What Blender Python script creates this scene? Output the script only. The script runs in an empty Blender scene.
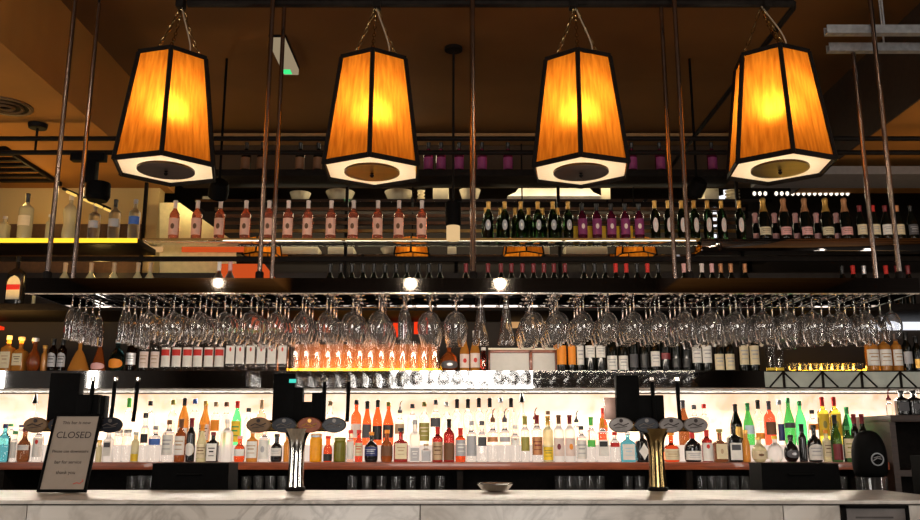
import bpy, bmesh, math, random
from mathutils import Vector, Matrix

random.seed(7)
SC = bpy.context.scene
COL = SC.collection
PI = math.pi
R = math.radians
H, PITCH, FPX = 1.33, R(11.88), 860.0
CP, SP = math.cos(PITCH), math.sin(PITCH)

def zat(py, Y):                       # world height seen at picture row py, at distance Y
    v = (260 - py) / FPX
    return H + (SP + v * CP) / (CP - v * SP) * Y

def xat(px, z, Y):                    # world x seen at picture column px, for a point at height z, distance Y
    return (px - 460) / FPX * (Y * CP + (z - H) * SP)

# ------------------------------------------------------------------ materials
MATS = {}
def nodes_of(name):
    m = bpy.data.materials.new(name); m.use_nodes = True
    nt = m.node_tree; nt.nodes.clear()
    out = nt.nodes.new('ShaderNodeOutputMaterial')
    return m, nt, out

def pm(name, col, rough=0.5, metal=0.0, trans=0.0, ior=1.45, noise=0.0, scale=30.0, bump=0.0, stretch=(1, 1, 1), coat=0.0, spec=0.5):
    if name in MATS: return MATS[name]
    m, nt, out = nodes_of(name)
    b = nt.nodes.new('ShaderNodeBsdfPrincipled')
    b.inputs['Base Color'].default_value = (*col, 1)
    b.inputs['Roughness'].default_value = rough
    b.inputs['Metallic'].default_value = metal
    b.inputs['Transmission Weight'].default_value = trans
    b.inputs['IOR'].default_value = ior
    b.inputs['Coat Weight'].default_value = coat
    b.inputs['Specular IOR Level'].default_value = spec
    if noise or bump:
        tc = nt.nodes.new('ShaderNodeTexCoord'); mp = nt.nodes.new('ShaderNodeMapping')
        mp.inputs['Scale'].default_value = stretch
        nz = nt.nodes.new('ShaderNodeTexNoise'); nz.inputs['Scale'].default_value = scale; nz.inputs['Detail'].default_value = 5
        nt.links.new(tc.outputs['Object'], mp.inputs['Vector']); nt.links.new(mp.outputs['Vector'], nz.inputs['Vector'])
        if noise:
            rp = nt.nodes.new('ShaderNodeValToRGB')
            rp.color_ramp.elements[0].position = 0.3; rp.color_ramp.elements[1].position = 0.7
            rp.color_ramp.elements[0].color = (*[c * (1 - noise) for c in col], 1)
            rp.color_ramp.elements[1].color = (*[min(1, c * (1 + noise)) for c in col], 1)
            nt.links.new(nz.outputs['Fac'], rp.inputs['Fac']); nt.links.new(rp.outputs['Color'], b.inputs['Base Color'])
        if bump:
            bp = nt.nodes.new('ShaderNodeBump'); bp.inputs['Strength'].default_value = bump; bp.inputs['Distance'].default_value = 0.01
            nt.links.new(nz.outputs['Fac'], bp.inputs['Height']); nt.links.new(bp.outputs['Normal'], b.inputs['Normal'])
    nt.links.new(b.outputs['BSDF'], out.inputs['Surface'])
    MATS[name] = m
    return m

def em(name, col, strength):
    if name in MATS: return MATS[name]
    m, nt, out = nodes_of(name)
    e = nt.nodes.new('ShaderNodeEmission'); e.inputs['Color'].default_value = (*col, 1); e.inputs['Strength'].default_value = strength
    nt.links.new(e.outputs['Emission'], out.inputs['Surface'])
    MATS[name] = m
    return m

def onyx_mat():
    m, nt, out = nodes_of('backlit_onyx')
    tc = nt.nodes.new('ShaderNodeTexCoord')
    n1 = nt.nodes.new('ShaderNodeTexNoise'); n1.inputs['Scale'].default_value = 3.2; n1.inputs['Detail'].default_value = 8; n1.inputs['Distortion'].default_value = 1.8
    rp = nt.nodes.new('ShaderNodeValToRGB'); cr = rp.color_ramp
    cr.elements[0].position = 0.32; cr.elements[0].color = (0.86, 0.50, 0.33, 1)
    cr.elements[1].position = 0.66; cr.elements[1].color = (0.95, 0.80, 0.66, 1)
    e3 = cr.elements.new(0.46); e3.color = (0.93, 0.66, 0.46, 1)
    b = nt.nodes.new('ShaderNodeBsdfPrincipled'); b.inputs['Roughness'].default_value = .35
    b.inputs['Emission Strength'].default_value = 1.12
    nt.links.new(tc.outputs['Object'], n1.inputs['Vector']); nt.links.new(n1.outputs['Fac'], rp.inputs['Fac'])
    nt.links.new(rp.outputs['Color'], b.inputs['Base Color']); nt.links.new(rp.outputs['Color'], b.inputs['Emission Color'])
    nt.links.new(b.outputs['BSDF'], out.inputs['Surface'])
    return m

def marble_mat():
    m, nt, out = nodes_of('white_marble')
    b = nt.nodes.new('ShaderNodeBsdfPrincipled'); b.inputs['Roughness'].default_value = 0.30
    tc = nt.nodes.new('ShaderNodeTexCoord')
    n1 = nt.nodes.new('ShaderNodeTexNoise'); n1.inputs['Scale'].default_value = 3.0; n1.inputs['Detail'].default_value = 9; n1.inputs['Distortion'].default_value = 2.2
    rp = nt.nodes.new('ShaderNodeValToRGB'); cr = rp.color_ramp
    cr.elements[0].position = 0.40; cr.elements[0].color = (0.62, 0.58, 0.53, 1)
    cr.elements[1].position = 0.56; cr.elements[1].color = (0.60, 0.56, 0.51, 1)
    e3 = cr.elements.new(0.48); e3.color = (0.26, 0.23, 0.20, 1)
    nt.links.new(tc.outputs['Object'], n1.inputs['Vector']); nt.links.new(n1.outputs['Fac'], rp.inputs['Fac'])
    n2 = nt.nodes.new('ShaderNodeTexNoise'); n2.inputs['Scale'].default_value = 1.3
    nt.links.new(tc.outputs['Object'], n2.inputs['Vector'])
    mx = nt.nodes.new('ShaderNodeMix'); mx.data_type = 'RGBA'
    mx.inputs['A'].default_value = (0.60, 0.56, 0.51, 1)
    nt.links.new(n2.outputs['Fac'], mx.inputs['Factor']); nt.links.new(rp.outputs['Color'], mx.inputs['B'])
    nt.links.new(mx.outputs['Result'], b.inputs['Base Color']); nt.links.new(b.outputs['BSDF'], out.inputs['Surface'])
    return m

def shade_mat(name, ca, cb, fwd=0.0):
    m, nt, out = nodes_of(name)
    tc = nt.nodes.new('ShaderNodeTexCoord'); mp = nt.nodes.new('ShaderNodeMapping'); mp.inputs['Scale'].default_value = (60, 60, 2.5)
    nz = nt.nodes.new('ShaderNodeTexNoise'); nz.inputs['Scale'].default_value = 1.0; nz.inputs['Detail'].default_value = 4
    rp = nt.nodes.new('ShaderNodeValToRGB')
    rp.color_ramp.elements[0].position = 0.3; rp.color_ramp.elements[0].color = (*ca, 1)
    rp.color_ramp.elements[1].position = 0.7; rp.color_ramp.elements[1].color = (*cb, 1)
    t = nt.nodes.new('ShaderNodeBsdfTranslucent'); d = nt.nodes.new('ShaderNodeBsdfDiffuse'); mx = nt.nodes.new('ShaderNodeMixShader')
    f = nt.nodes.new('ShaderNodeBsdfRefraction'); f.inputs['Roughness'].default_value = 1.0; f.inputs['IOR'].default_value = 1.5
    m2 = nt.nodes.new('ShaderNodeMixShader'); m2.inputs['Fac'].default_value = fwd
    mx.inputs['Fac'].default_value = 0.2
    nt.links.new(tc.outputs['Object'], mp.inputs['Vector']); nt.links.new(mp.outputs['Vector'], nz.inputs['Vector'])
    nt.links.new(nz.outputs['Fac'], rp.inputs['Fac'])
    for q in (t, d, f): nt.links.new(rp.outputs['Color'], q.inputs['Color'])
    nt.links.new(t.outputs['BSDF'], m2.inputs[1]); nt.links.new(f.outputs['BSDF'], m2.inputs[2])
    nt.links.new(m2.outputs['Shader'], mx.inputs[1]); nt.links.new(d.outputs['BSDF'], mx.inputs[2])
    nt.links.new(mx.outputs['Shader'], out.inputs['Surface'])
    return m

ONYX, MARBLE = onyx_mat(), marble_mat()
SHADE = shade_mat('amber_mica_shade', (0.50, 0.135, 0.010), (0.80, 0.27, 0.022), .30)
DIFFUSER = shade_mat('cream_diffuser', (0.96, 0.90, 0.74), (0.96, 0.92, 0.80))
BLACK = pm('black_plastic', (0.0022, 0.0022, 0.0022), 0.6, noise=.3, spec=.06)
MATTE = pm('matte_black_metal', (0.009, 0.007, 0.006), 0.55, noise=.3, spec=.06)
STEEL = pm('polished_dark_steel', (0.24, 0.22, 0.21), 0.035, 1.0, noise=.12, scale=4, stretch=(1, 1, 40))
MIRROR = pm('mirror_steel', (0.55, 0.54, 0.53), 0.035, 1.0, noise=.1, scale=5)
RODM = pm('rod_steel', (0.24, 0.19, 0.17), 0.2, 1.0, noise=.1)
ZINC = pm('galvanised_steel', (0.30, 0.31, 0.33), 0.5, 0.7, noise=.2)
CHROME = pm('chrome', (0.75, 0.72, 0.66), 0.12, 1.0, noise=.05)
BRASS = pm('antique_brass', (0.30, 0.21, 0.09), 0.20, 1.0, noise=.2, scale=12)
GOLD = pm('gold_foil', (0.80, 0.46, 0.12), 0.35, 0.7, noise=.2)
WOOD = pm('red_brown_wood', (0.27, 0.062, 0.022), 0.32, noise=.35, scale=6, stretch=(1, 12, 12), coat=.3)
DWOOD = pm('dark_wood', (0.030, 0.014, 0.009), 0.45, noise=.3, scale=6, stretch=(1, 12, 12))
GLASS = pm('clear_glass', (1, 1, 1), 0.0, 0, .975, 1.55, bump=0.0)
CEIL = pm('brown_ceiling_paint', (0.150, 0.062, 0.010), 0.8, noise=.12, scale=2)
SOFF = pm('lit_soffit_brown', (0.37, 0.155, 0.024), 0.8, noise=.1, scale=2)  # lightened brown: the glow of neighbouring lights is in the colour
WALLM = pm('dark_wall_paint', (0.016, 0.009, 0.005), 0.7, noise=.2, scale=3)
CREAMW = pm('cream_wall_paint', (0.55, 0.38, 0.15), 0.8, noise=.1, scale=2)
FLOORM = pm('dark_floor_tile', (0.06, 0.045, 0.035), 0.4, noise=.3, scale=3)
WHITE = pm('white_paper', (0.80, 0.78, 0.73), 0.7, noise=.03)
CERAM = pm('white_crockery', (0.80, 0.70, 0.50), 0.25, noise=.05)
SIGNP = pm('sign_paper', (0.30, 0.25, 0.205), 0.7, noise=.04)
INK = pm('dark_ink', (0.03, 0.02, 0.02), 0.7, noise=.1)
REDM = pm('red_print', (0.65, 0.03, 0.02), 0.6, noise=.1)

# ------------------------------------------------------------------ mesh helpers
class MB:
    def __init__(s): s.bm = bmesh.new()
    def box(s, c, size, bev=0.0, rot=None):
        m = Matrix.Translation(c)
        if rot is not None: m = m @ rot
        m = m @ Matrix.Diagonal((*size, 1))
        vs = bmesh.ops.create_cube(s.bm, size=1.0, matrix=m)['verts']
        if bev > 0:
            es = list({e for v in vs for e in v.link_edges})
            bmesh.ops.bevel(s.bm, geom=es, offset=bev, segments=2, affect='EDGES', profile=0.6)
        return s
    def bounds(s, x0, x1, y0, y1, z0, z1, bev=0.0):
        return s.box(((x0 + x1) / 2, (y0 + y1) / 2, (z0 + z1) / 2), (abs(x1 - x0), abs(y1 - y0), abs(z1 - z0)), bev)
    def loft(s, rings, cap0=True, cap1=True, closed=False):
        vr = [[s.bm.verts.new(p) for p in r] for r in rings]
        n = len(rings[0])
        pairs = list(zip(vr[:-1], vr[1:]))
        if closed: pairs.append((vr[-1], vr[0]))
        for a, b in pairs:
            for i in range(n):
                j = (i + 1) % n
                s.bm.faces.new((a[i], a[j], b[j], b[i]))
        if not closed:
            if cap0: s.bm.faces.new(list(reversed(vr[0])))
            if cap1: s.bm.faces.new(vr[-1])
        return s
    def lathe(s, prof, seg=24, c=(0, 0, 0), n=2.0, asp=1.0, closed=False, cap=True, M=None):
        rings = []
        for p in prof:
            r, z = p[0], p[1]
            nn = p[2] if len(p) > 2 else n
            aa = p[3] if len(p) > 3 else asp
            ring = []
            for i in range(seg):
                t = 2 * PI * i / seg
                k = 1.0 if nn == 2 else (abs(math.cos(t)) ** nn + abs(math.sin(t)) ** nn) ** (-1.0 / nn)
                v = Vector((r * k * math.cos(t), r * k * aa * math.sin(t), z))
                if M is not None: v = M @ v
                ring.append((v.x + c[0], v.y + c[1], v.z + c[2]))
            rings.append(ring)
        return s.loft(rings, cap, cap, closed)
    def rod(s, p0, p1, r, seg=10, r1=None):
        p0, p1 = Vector(p0), Vector(p1)
        q = (p1 - p0).to_track_quat('Z', 'Y').to_matrix().to_4x4()
        L = (p1 - p0).length
        return s.lathe([(r, 0), (r1 if r1 is not None else r, L)], seg, p0, M=q)
    def tube(s, pts, r, seg=8):
        pts = [Vector(p) for p in pts]; rings = []
        for i, p in enumerate(pts):
            d = (pts[min(i + 1, len(pts) - 1)] - pts[max(i - 1, 0)]).normalized()
            q = d.to_track_quat('Z', 'Y').to_matrix()
            rr = r[i] if isinstance(r, (list, tuple)) else r
            rings.append([p + q @ Vector((rr * math.cos(2 * PI * k / seg), rr * math.sin(2 * PI * k / seg), 0)) for k in range(seg)])
        return s.loft(rings)
    def prism(s, poly, y0, y1):          # polygon in x,z extruded along y
        return s.loft([[(x, y0, z) for x, z in poly], [(x, y1, z) for x, z in poly]])
    def link(s, c, q, a, b, r):          # one oval chain link
        rings = []
        for i in range(10):
            t = 2 * PI * i / 10
            ctr = Vector((a * math.cos(t), 0, b * math.sin(t))); dr = Vector((math.cos(t), 0, math.sin(t)))
            rings.append([c + q @ (ctr + dr * r * math.cos(2 * PI * k / 5) + Vector((0, 1, 0)) * r * math.sin(2 * PI * k / 5)) for k in range(5)])
        return s.loft(rings, closed=True)
    def mesh(s, name, mat, ang=26):
        me = bpy.data.meshes.new(name)
        bmesh.ops.recalc_face_normals(s.bm, faces=s.bm.faces[:])
        s.bm.to_mesh(me); s.bm.free()
        me.polygons.foreach_set('use_smooth', [True] * len(me.polygons))
        me.set_sharp_from_angle(angle=R(ang))
        me.materials.append(mat)
        return me
    def build(s, name, mat, parent=None, ang=26, loc=None):
        return put(name, s.mesh(name, mat, ang), parent, loc)

def put(name, me, parent=None, loc=None):
    o = bpy.data.objects.new(name, me); COL.objects.link(o)
    if parent is not None: o.parent = parent
    if loc is not None: o.location = loc
    return o

def tag(o, label, cat, group=None, kind=None):
    o['label'] = label; o['category'] = cat
    if group: o['group'] = group
    if kind: o['kind'] = kind
    return o

def thing(name, label, cat, loc=(0, 0, 0), rz=0.0, group=None):
    o = bpy.data.objects.new(name, None); COL.objects.link(o)
    o.empty_display_size = 0.05
    o.location = loc; o.rotation_euler = (0, 0, rz)
    return tag(o, label, cat, group)

def struct(name, mb, mat, label=None):
    o = mb.build(name, mat); o['kind'] = 'structure'
    if label: o['label'] = label
    return o

def copy_tree(o, parent=None):
    c = o.copy(); COL.objects.link(c)
    if parent is not None: c.parent = parent
    for ch in list(o.children): copy_tree(ch, c)
    return c

def text(name, s, size, mat, parent, loc, rot, ext=0.0004):
    cu = bpy.data.curves.new(name, 'FONT'); cu.body = s; cu.size = size; cu.align_x = 'CENTER'; cu.align_y = 'CENTER'; cu.extrude = ext
    t = bpy.data.objects.new(name + '_tmp', cu); COL.objects.link(t)
    bpy.context.view_layer.update()
    me = bpy.data.meshes.new_from_object(t.evaluated_get(bpy.context.evaluated_depsgraph_get()))
    bpy.data.objects.remove(t)
    me.materials.clear(); me.materials.append(mat)
    o = put(name, me, parent, loc); o.rotation_euler = rot
    return o

ORD = ['zeroth', 'first', 'second', 'third', 'fourth', 'fifth', 'sixth', 'seventh', 'eighth', 'ninth', 'tenth', 'eleventh', 'twelfth',
       'thirteenth', 'fourteenth', 'fifteenth', 'sixteenth', 'seventeenth', 'eighteenth', 'nineteenth', 'twentieth', 'twenty-first', 'twenty-second',
       'twenty-third', 'twenty-fourth', 'twenty-fifth', 'twenty-sixth', 'twenty-seventh', 'twenty-eighth', 'twenty-ninth', 'thirtieth',
       'thirty-first', 'thirty-second', 'thirty-third', 'thirty-fourth', 'thirty-fifth', 'thirty-sixth']

# ------------------------------------------------------------------ bottles
def chaikin(pts, k=2):
    for _ in range(k):
        q = [pts[0]]
        for a, b in zip(pts[:-1], pts[1:]):
            q.append(tuple(a[i] * .75 + b[i] * .25 for i in range(len(a))))
            q.append(tuple(a[i] * .25 + b[i] * .75 for i in range(len(a))))
        q.append(pts[-1]); pts = q
    return pts

# (body fraction points, body exponent, depth ratio, neck radius, neck start fraction)
TYPES = {
    'wine':   ([(1, .02), (1, .58), (.93, .66), (.62, .72)], 2, 1, .0138, .78),
    'burg':   ([(1, .02), (1, .45), (.90, .55), (.60, .67)], 2, 1, .0140, .80),
    'champ':  ([(1, .02), (1, .40), (.92, .52), (.66, .63)], 2, 1, .0160, .80),
    'vodka':  ([(1, .02), (1, .63), (.93, .70), (.55, .74)], 2, 1, .0140, .79),
    'tall':   ([(1, .02), (1, .52), (.80, .64), (.55, .72)], 2, 1, .0135, .82),
    'square': ([(1, .02), (1, .60), (.92, .67), (.60, .70)], 7, .92, .0145, .75),
    'squat':  ([(.9, .02), (1, .10), (1, .48), (.82, .60), (.5, .66)], 2, .8, .0150, .72),
    'flat':   ([(1, .02), (1, .58), (.95, .66), (.55, .72)], 5, .5, .0140, .77),
    'ball':   ([(.62, .02), (.92, .14), (1, .32), (.90, .52), (.55, .66)], 2, 1, .0160, .74),
    'cone':   ([(1, .02), (.98, .10), (.72, .36), (.42, .62)], 2, .8, .0130, .74),
    'curvy':  ([(.9, .02), (.98, .14), (.74, .36), (1, .60), (.85, .72)], 2, 1, .0150, .82),
    'jar':    ([(1, .02), (1, .74), (.97, .82), (.86, .86)], 2, 1, None, .9),
}
GC = {   # glass / liquid tints
    'clear': (.97, .97, .96), 'frost': (.93, .93, .92), 'green': (.06, .42, .10), 'bright_green': (.10, .80, .30), 'dark_green': (.035, .10, .03),
    'amber': (.90, .36, .06), 'dark_amber': (.42, .10, .02), 'red': (.85, .10, .05), 'orange_red': (.88, .11, .03), 'dark_red': (.32, .025, .02),
    'rose': (.95, .25, .14), 'yellow': (.95, .78, .10), 'pale_yellow': (.95, .86, .50), 'turquoise': (.14, .58, .72), 'purple': (.12, .008, .03),
    'olive': (.40, .36, .03), 'orange': (1.0, .48, .02), 'brown': (.20, .07, .025), 'pink': (.95, .62, .52),
}
def glass(k):
    if k == 'black': return pm('black_bottle_glass', (.008, .008, .008), .12, noise=.2, coat=.3)
    if k == 'wine_black': return pm('dark_wine_glass', (.003, .004, .0025), .08, noise=.2, spec=.4)
    if k == 'juice': return pm('orange_juice', (.95, .40, .01), .25, noise=.05)
    if k == 'cordial': return pm('olive_cordial', (.16, .15, .012), .2, noise=.1)
    if k == 'rose': return pm('rose_bottle_glass', GC[k], .06, 0, .72, 1.36)
    if k in ('pale_yellow', 'amber', 'dark_amber', 'purple'): return pm(k + '_bottle_glass', GC[k], .08, 0, .55, 1.36)
    r = .35 if k == 'frost' else .03
    return pm(k + '_bottle_glass', GC[k], r, 0, 1.0, 1.36)
PC = {'white': (.82, .80, .75), 'cream': (.74, .64, .42), 'black': (.012, .012, .012), 'navy': (.02, .03, .14), 'red': (.62, .03, .03), 'dark_red': (.20, .015, .02),
      'gold': (.72, .42, .10), 'orange': (.90, .30, .02), 'grey': (.42, .42, .44), 'green': (.05, .35, .10), 'blue': (.06, .16, .55), 'tan': (.50, .34, .20),
      'olive': (.34, .30, .06), 'brown': (.16, .07, .03), 'pink': (.80, .42, .40), 'yellow': (.90, .62, .04), 'purple': (.22, .03, .12), 'silver': (.6, .6, .62),
      'bright_green': (.12, .62, .10), 'pale_pink': (.80, .66, .60), 'pale_blue': (.55, .72, .80), 'dark_grey': (.08, .08, .09), 'copper': (.55, .26, .12), 'rose_label': (.85, .48, .36)}
def paper(k, r=.55):
    return pm(k + '_print', PC[k], r, .6 if k in ('gold', 'silver', 'copper') else 0, noise=.06)

MC = {}
def body_pts(typ, h, r):
    pts, n, asp, rn, nk = TYPES[typ]
    P = [(r * a, h * b, n, asp) for a, b in pts]
    P = [(r * pts[0][0] * .9, 0, n, asp)] + P
    rn = rn or r * .84
    rn = min(rn, r * .84)
    P.append((rn, h * nk, 2, 1))
    P = chaikin(P, 2)
    return P + [(rn * .96, h * .9, 2, 1), (rn * .96, h * .965, 2, 1), (rn * 1.12, h * .97, 2, 1), (rn * 1.12, h * .995, 2, 1), (rn, h, 2, 1)], rn

def body_mesh(typ, h, r, mat):
    k = ('b', typ, round(h, 3), round(r, 4), mat.name)
    if k not in MC:
        P, rn = body_pts(typ, h, r)
        MC[k] = MB().lathe(P, 28).mesh('body', mat, 50)
    return MC[k]

def cap_mesh(kind, typ, h, r, mat):
    k = ('c', kind, typ, round(h, 3), round(r, 4), mat.name)
    if k in MC: return MC[k]
    pts, n, asp, rn, nk = TYPES[typ]
    rn = min(rn or r * .84, r * .84)
    q = rn * 1.12 + .0012
    b = MB()
    if kind == 'capsule':
        z0 = h * (nk + .02)
        b.lathe([(rn + .0012, z0), (rn + .0010, h * .955), (q, h * .965), (q, h * .997), (q * .9, h + .002), (q * .9, h + .002)], 20)
    elif kind == 'foil':                      # champagne foil swelling down the neck
        b.lathe([(min(r * .70, rn * 2.0), h * .66), (rn + .0035, h * .78), (rn + .002, h * .90), (q + .002, h * .93), (q + .002, h * .975), (q * .8, h + .002), (q * .3, h + .004)], 20)
    elif kind == 'screw':
        b.lathe([(q, h * .90), (q, h + .001), (q * .92, h + .003)], 20)
    elif kind == 'cork':
        b.lathe([(rn * .8, h), (rn * .8, h + .006), (rn * 1.5, h + .007), (rn * 1.5, h + .026), (rn * 1.35, h + .028)], 20)
    elif kind == 'lid':
        b.lathe([(r * .90, h * .90), (r * .90, h + .003), (r * .84, h + .006)], 24)
    elif kind == 'cone':
        b.lathe([(.024, h - .004), (.021, h + .004), (.007, h + .062), (.005, h + .066)], 20)
    elif kind == 'pourer':
        b.lathe([(q, h * .93), (q, h + .004), (.008, h + .014), (.0055, h + .03)], 16)
        b.tube([(0, 0, h + .028), (0, 0, h + .045), (.006, 0, h + .062), (.016, 0, h + .072)], [.0042, .004, .0035, .003], 8)
    MC[k] = b.mesh('cap', mat, 40)
    return MC[k]

def patch_mesh(typ, r, z0, z1, half, shape, mat, off=.0009, name='label', u0=0.0):
    k = ('p', typ, round(r, 4), round(z0, 4), round(z1, 4), half, shape, mat.name, off, u0)
    if k in MC: return MC[k]
    pts, n, asp, rn, nk = TYPES[typ]
    prof, _ = body_pts(typ, 1.0, 1.0)
    bm = bmesh.new()
    NV, NU = (14 if shape != 'rect' else 3), 14
    grid = []
    for j in range(NV + 1):
        t = j / NV
        w = half
        if shape == 'oval': w = half * math.sqrt(max(0.0004, 1 - (2 * t - 1) ** 2))
        if shape == 'diamond': w = half * max(.02, 1 - abs(2 * t - 1))
        if shape == 'arch': w = half if t < .6 else half * math.sqrt(max(.0004, 1 - ((t - .6) / .4) ** 2))
        row = []
        for i in range(NU + 1):
            a = -PI / 2 + u0 + w * (2 * i / NU - 1)
            kk = 1.0 if n == 2 else (abs(math.cos(a)) ** n + abs(math.sin(a)) ** n) ** (-1.0 / n)
            rr = r * kk
            row.append(bm.verts.new((rr * math.cos(a) + off * math.cos(a), rr * asp * math.sin(a) - off * (1.0 if n > 2 else -math.sin(a)), z0 + (z1 - z0) * t)))
        grid.append(row)
    for j in range(NV):
        for i in range(NU):
            bm.faces.new((grid[j][i], grid[j][i + 1], grid[j + 1][i + 1], grid[j + 1][i]))
    me = bpy.data.meshes.new(name); bm.to_mesh(me); bm.free()
    me.polygons.foreach_set('use_smooth', [True] * len(me.polygons)); me.materials.append(mat)
    MC[k] = me
    return me

def bottle(x, Y, z, h, r, typ, col, cap=None, capcol='black', lab=None, mark=None, label='', cat='bottle', name='spirit_bottle', group=None, rz=None):
    """lab = (colour, z0, z1, shape, half angle); mark = (style, colour)"""
    o = thing(name, label, cat, (x, Y, z + .0006), random.uniform(-.12, .12) if rz is None else rz, group)
    put('body', body_mesh(typ, h, r, glass(col)), o)
    if cap:
        cm = paper(capcol, .35)
        c = put('stopper' if cap in ('cork', 'cone') else 'pourer' if cap == 'pourer' else 'capsule' if cap in ('capsule', 'foil') else 'cap', cap_mesh(cap, typ, h, r, cm), o)
    if lab:
        lc, z0, z1, shape, half = lab
        rr = r
        l = put('label', patch_mesh(typ, rr, z0, z1, half, shape, paper(lc)), o)
        if mark:
            st, mc = mark; mm = paper(mc); dz = z1 - z0
            if st == 'dot':
                put('label_mark', patch_mesh(typ, rr, z0 + dz * .68, z0 + dz * .92, half * .26, 'oval', mm, .0018, 'label_mark'), l)
            elif st == 'emblem':
                put('label_mark', patch_mesh(typ, rr, z0 + dz * .34, z0 + dz * .68, half * .30, 'oval', mm, .0018, 'label_mark'), l)
            elif st == 'band':
                put('label_mark', patch_mesh(typ, rr, z0 + dz * .40, z0 + dz * .62, half * .98, 'rect', mm, .0018, 'label_mark'), l)
            elif st == 'block':
                put('label_mark', patch_mesh(typ, rr, z0 + dz * .58, z0 + dz * .90, half * .8, 'rect', mm, .0018, 'label_mark'), l)
            elif st == 'lines':
                for a, b, w in ((.70, .76, .7), (.50, .58, .5), (.28, .32, .6)):
                    put('label_mark', patch_mesh(typ, rr, z0 + dz * a, z0 + dz * b, half * w, 'rect', mm, .0018, 'label_mark'), l)
    return o

# ================================================================== SETTING
CZ = 3.90
struct('floor', MB().bounds(-5.0, 5.0, -4.0, 8.6, -.1, 0), FLOORM)
struct('ceiling', MB().bounds(-5.0, 5.0, -4.0, 8.6, CZ, CZ + .1), CEIL)
struct('wall_left', MB().bounds(-5.1, -5.0, -4.0, 8.6, 0, CZ), WALLM)
struct('wall_right', MB().bounds(5.0, 5.1, -4.0, 8.6, 0, CZ), WALLM)
struct('wall_back', MB().bounds(-5.0, 5.0, 8.5, 8.6, 0, CZ), WALLM)
w = MB(); w.bounds(-5, -1.3, -4.1, -4, 0, CZ); w.bounds(1.6, 5, -4.1, -4, 0, CZ); w.bounds(-1.3, 1.6, -4.1, -4, 0, .9); w.bounds(-1.3, 1.6, -4.1, -4, 2.95, CZ)
struct('wall_front', w, WALLM)
w = MB()
for xx in (-1.27, .15, 1.57): w.bounds(xx - .03, xx + .03, -4.08, -4.02, .9, 2.95)
for zz in (.93, 2.3, 2.92): w.bounds(-1.3, 1.6, -4.08, -4.02, zz - .03, zz + .03)
struct('window_1', w, MATTE)
# bar back wall, open to the kitchen above 2.62
struct('trim_1', MB().bounds(-5.0, 5.0, 6.62, 6.74, 0, 2.62), WALLM)
# bulkhead over the kitchen opening
struct('trim_2', MB().bounds(-2.38, 2.77, 7.0, 7.12, 3.46, CZ), pm('bulkhead_paint', (.05, .026, .011), .8, noise=.15, scale=2))
# soffits along both sides
w = MB().bounds(-5.0, -2.38, -4.0, 6.9, 3.35, CZ); struct('trim_3', w, SOFF)
w = MB().bounds(2.77, 5.0, -4.0, 6.9, 3.35, CZ); struct('trim_4', w, SOFF)
struct('trim_12', MB().bounds(2.755, 2.769, -4.0, 6.9, 3.34, CZ - .002), pm('shaded_soffit_face', (.03, .016, .008), .7, noise=.2))  # unlit side of the soffit, its shade painted as a dark sheet
struct('trim_5', MB().bounds(-5.0, -2.45, 6.75, 6.87, 2.62, 3.35), CREAMW)
struct('trim_6', MB().bounds(-4.95, -2.55, 6.72, 6.75, 2.62, 3.04), pm('brown_panel', (.10, .045, .015), .6, noise=.2))
struct('trim_7', MB().bounds(2.2, 5.0, 5.9, 6.25, 3.20, 3.26), pm('grey_soffit', (.16, .15, .15), .6, noise=.1))
struct('trim_8', MB().bounds(-2.38, 2.77, 6.85, 6.98, 3.80, 3.86), pm('tan_cornice', (.30, .16, .06), .7, noise=.1))

# ================================================================== BAR COUNTER
bar = thing('bar_counter', 'long white marble bar counter with grey veins across the whole foreground', 'bar counter', (0, 3.53, 0))
BX0, BX1 = -2.9, 2.02
b = MB(); b.bounds(BX0, BX1, 0.0, .725, 1.085, 1.10, .003); b.build('marble_top', MARBLE, bar)
sx = xat(419.5, 1.06, 3.53)
for a, c in ((BX0, -1.72), (-1.716, sx), (sx + .004, 1.28), (1.284, BX1)):
    MB().bounds(a, c, .012, .045, .06, 1.079, .002).build('front_panel', MARBLE, bar)
MB().bounds(BX0 + .01, BX1 - .01, .05, .10, .06, 1.082).build('carcass', DWOOD, bar)
MB().bounds(BX0 + .01, BX1 - .01, .68, .715, .06, 1.084).build('rear_panel', DWOOD, bar)
MB().bounds(BX0 + .02, BX1 - .02, .06, .70, 0, .06).build('plinth', MATTE, bar)
bench = thing('workbench', 'black steel under-bar workbench behind the marble counter', 'workbench', (0, 4.5, 0))
MB().bounds(-2.8, 2.4, 0, .48, .87, .90, .004).build('worktop', MATTE, bench)
MB().bounds(-2.78, 2.38, .02, .46, .0, .87).build('cabinet', MATTE, bench)
struct('trim_9', MB().bounds(2.245, 2.40, 4.15, 4.40, 0, 1.26), BLACK)

# ================================================================== BACK BAR
cnt = thing('back_bar_counter', 'red-brown wood back bar counter below the backlit panel', 'counter', (0, 5.9, 0))
CX0, CX1 = -3.9, xat(873, 1.19, 6.135)
b = MB(); b.bounds(CX0, CX1, 0, .70, 1.142, 1.19, .004); b.build('worktop', WOOD, cnt)
b = MB(); b.bounds(CX0, CX1, .30, .69, 1.19, 1.30, .003); b.build('riser', em('backlit_riser', (1.0, .80, .66), .85), cnt)
b = MB(); b.bounds(CX0, CX1, .60, .69, 0, 1.14); b.build('back_board', MATTE, cnt)
b = MB(); b.bounds(CX0, CX1, .03, .60, .955, .98); b.build('shelf_board', MATTE, cnt)
b = MB(); b.bounds(CX0, CX1, .04, .60, 0, .90); b.build('cabinet', MATTE, cnt)
for px in (0, 225, 460, 690, 860):
    xx = xat(px, 1.05, 5.93); MB().bounds(xx - .02, xx + .02, .03, .60, .90, 1.142).build('divider', MATTE, cnt)
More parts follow.
